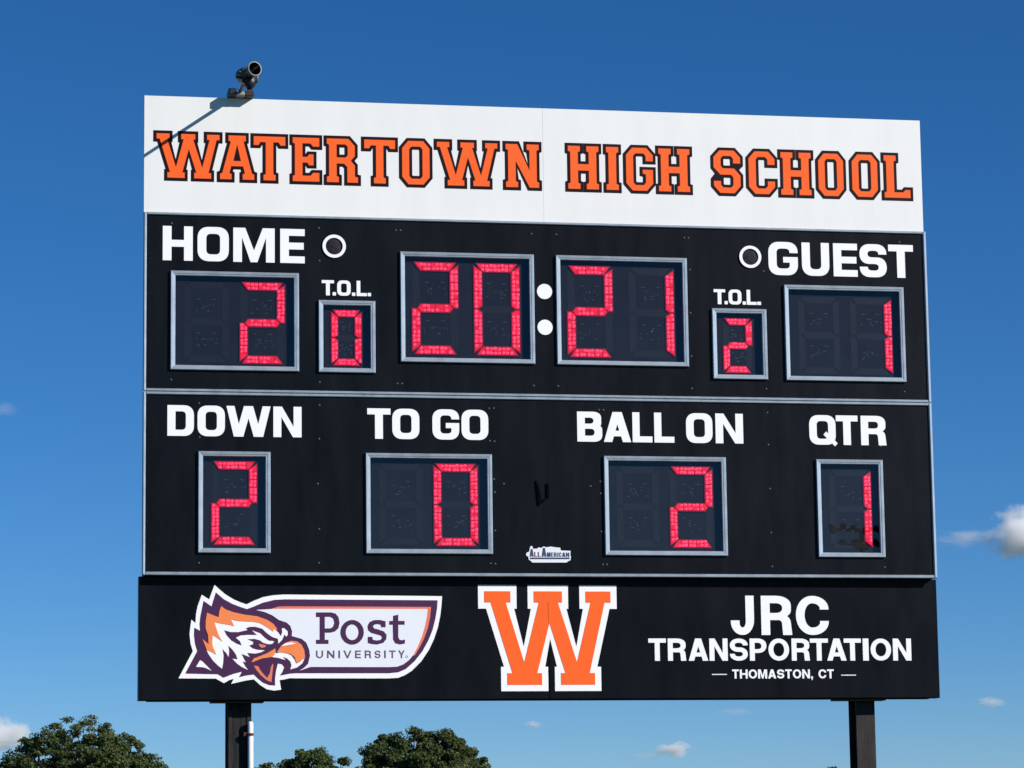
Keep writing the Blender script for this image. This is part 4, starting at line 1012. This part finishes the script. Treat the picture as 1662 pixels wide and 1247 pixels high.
# ------------------------------------------------------------------ small fair weather clouds, kilometres away
def cloud_mat(name, density, thr, nscale, seed):
    m = bpy.data.materials.new(name); m.use_nodes = True
    nt = m.node_tree; nt.nodes.clear()
    out = nt.nodes.new('ShaderNodeOutputMaterial')
    vol = nt.nodes.new('ShaderNodeVolumePrincipled')
    vol.inputs['Color'].default_value = (0.995, 0.997, 1.0, 1)
    vol.inputs['Anisotropy'].default_value = 0.0
    tc = nt.nodes.new('ShaderNodeTexCoord')
    ln = nt.nodes.new('ShaderNodeVectorMath'); ln.operation = 'LENGTH'
    nt.links.new(tc.outputs['Object'], ln.inputs[0])
    nz = nt.nodes.new('ShaderNodeTexNoise'); nz.noise_dimensions = '4D'
    nz.inputs['W'].default_value = seed
    nz.inputs['Scale'].default_value = nscale; nz.inputs['Detail'].default_value = 5; nz.inputs['Roughness'].default_value = 0.62
    nt.links.new(tc.outputs['Object'], nz.inputs['Vector'])
    # density = noise * 2 - r * 1.3 + thr, clamped
    a = nt.nodes.new('ShaderNodeMath'); a.operation = 'MULTIPLY_ADD'; a.inputs[1].default_value = 2.6; a.inputs[2].default_value = thr
    nt.links.new(nz.outputs['Fac'], a.inputs[0])
    b = nt.nodes.new('ShaderNodeMath'); b.operation = 'MULTIPLY'; b.inputs[1].default_value = 1.5
    nt.links.new(ln.outputs['Value'], b.inputs[0])
    c = nt.nodes.new('ShaderNodeMath'); c.operation = 'SUBTRACT'; c.use_clamp = True
    nt.links.new(a.outputs[0], c.inputs[0]); nt.links.new(b.outputs[0], c.inputs[1])
    d = nt.nodes.new('ShaderNodeMath'); d.operation = 'MULTIPLY'; d.inputs[1].default_value = density
    nt.links.new(c.outputs[0], d.inputs[0])
    nt.links.new(d.outputs[0], vol.inputs['Density'])
    nt.links.new(vol.outputs[0], out.inputs['Volume'])
    return m

def cloud(x, y, z, rx, ry, rz, density, label, seed, thr=-0.35, nscale=1.6):
    me = bpy.data.meshes.new('cloud')
    import bmesh
    bm = bmesh.new(); bmesh.ops.create_icosphere(bm, subdivisions=3, radius=1.0); bm.to_mesh(me); bm.free()
    me.materials.append(cloud_mat('cloud_vapour', density, thr, nscale, seed))
    o = bpy.data.objects.new('cloud', me); col.objects.link(o)
    o.location = (x, y, z); o.scale = (rx, ry, rz)
    tag(o, label, 'cloud', 'small clouds low in the blue sky')
    return o
CY = 7000
cloud(2588, CY, 762, 172, 130, 118, 0.11, 'largest white puffy cloud at the right edge of the sky', 3.1, thr=-0.50, nscale=1.9)
cloud(2450, CY + 60, 757, 120, 60, 34, 0.016, 'thin pale streak of cloud left of the big puffy cloud', 8.2, thr=-0.30, nscale=2.2)
cloud(158, CY, 292, 92, 75, 62, 0.10, 'white cloud behind the round tree at the far left', 5.4, thr=-0.32, nscale=1.8)
cloud(1700, CY, 250, 62, 50, 32, 0.10, 'small bright oval cloud low between the posts', 12.7, thr=-0.35, nscale=1.6)
cloud(1655, CY + 50, 240, 70, 40, 14, 0.010, 'faint grey wisp under the small oval cloud', 15.0, thr=-0.2, nscale=2.0)
cloud(2478, CY, 360, 52, 40, 17, 0.040, 'tiny flat cloud right of the sponsor panel corner', 21.3, thr=-0.25, nscale=1.8)
cloud(1366, CY, 313, 32, 30, 11, 0.045, 'tiny pale cloud under the middle of the sponsor panel', 26.3, thr=-0.2, nscale=1.8)
cloud(1850, CY, 340, 60, 40, 14, 0.006, 'barely visible grey smudge of cloud above the small oval cloud', 31.9, thr=-0.15, nscale=1.8)
cloud(150, CY, 1030, 50, 40, 20, 0.006, 'barely visible smudge of cloud at the left edge', 35.9, thr=-0.15, nscale=1.8)
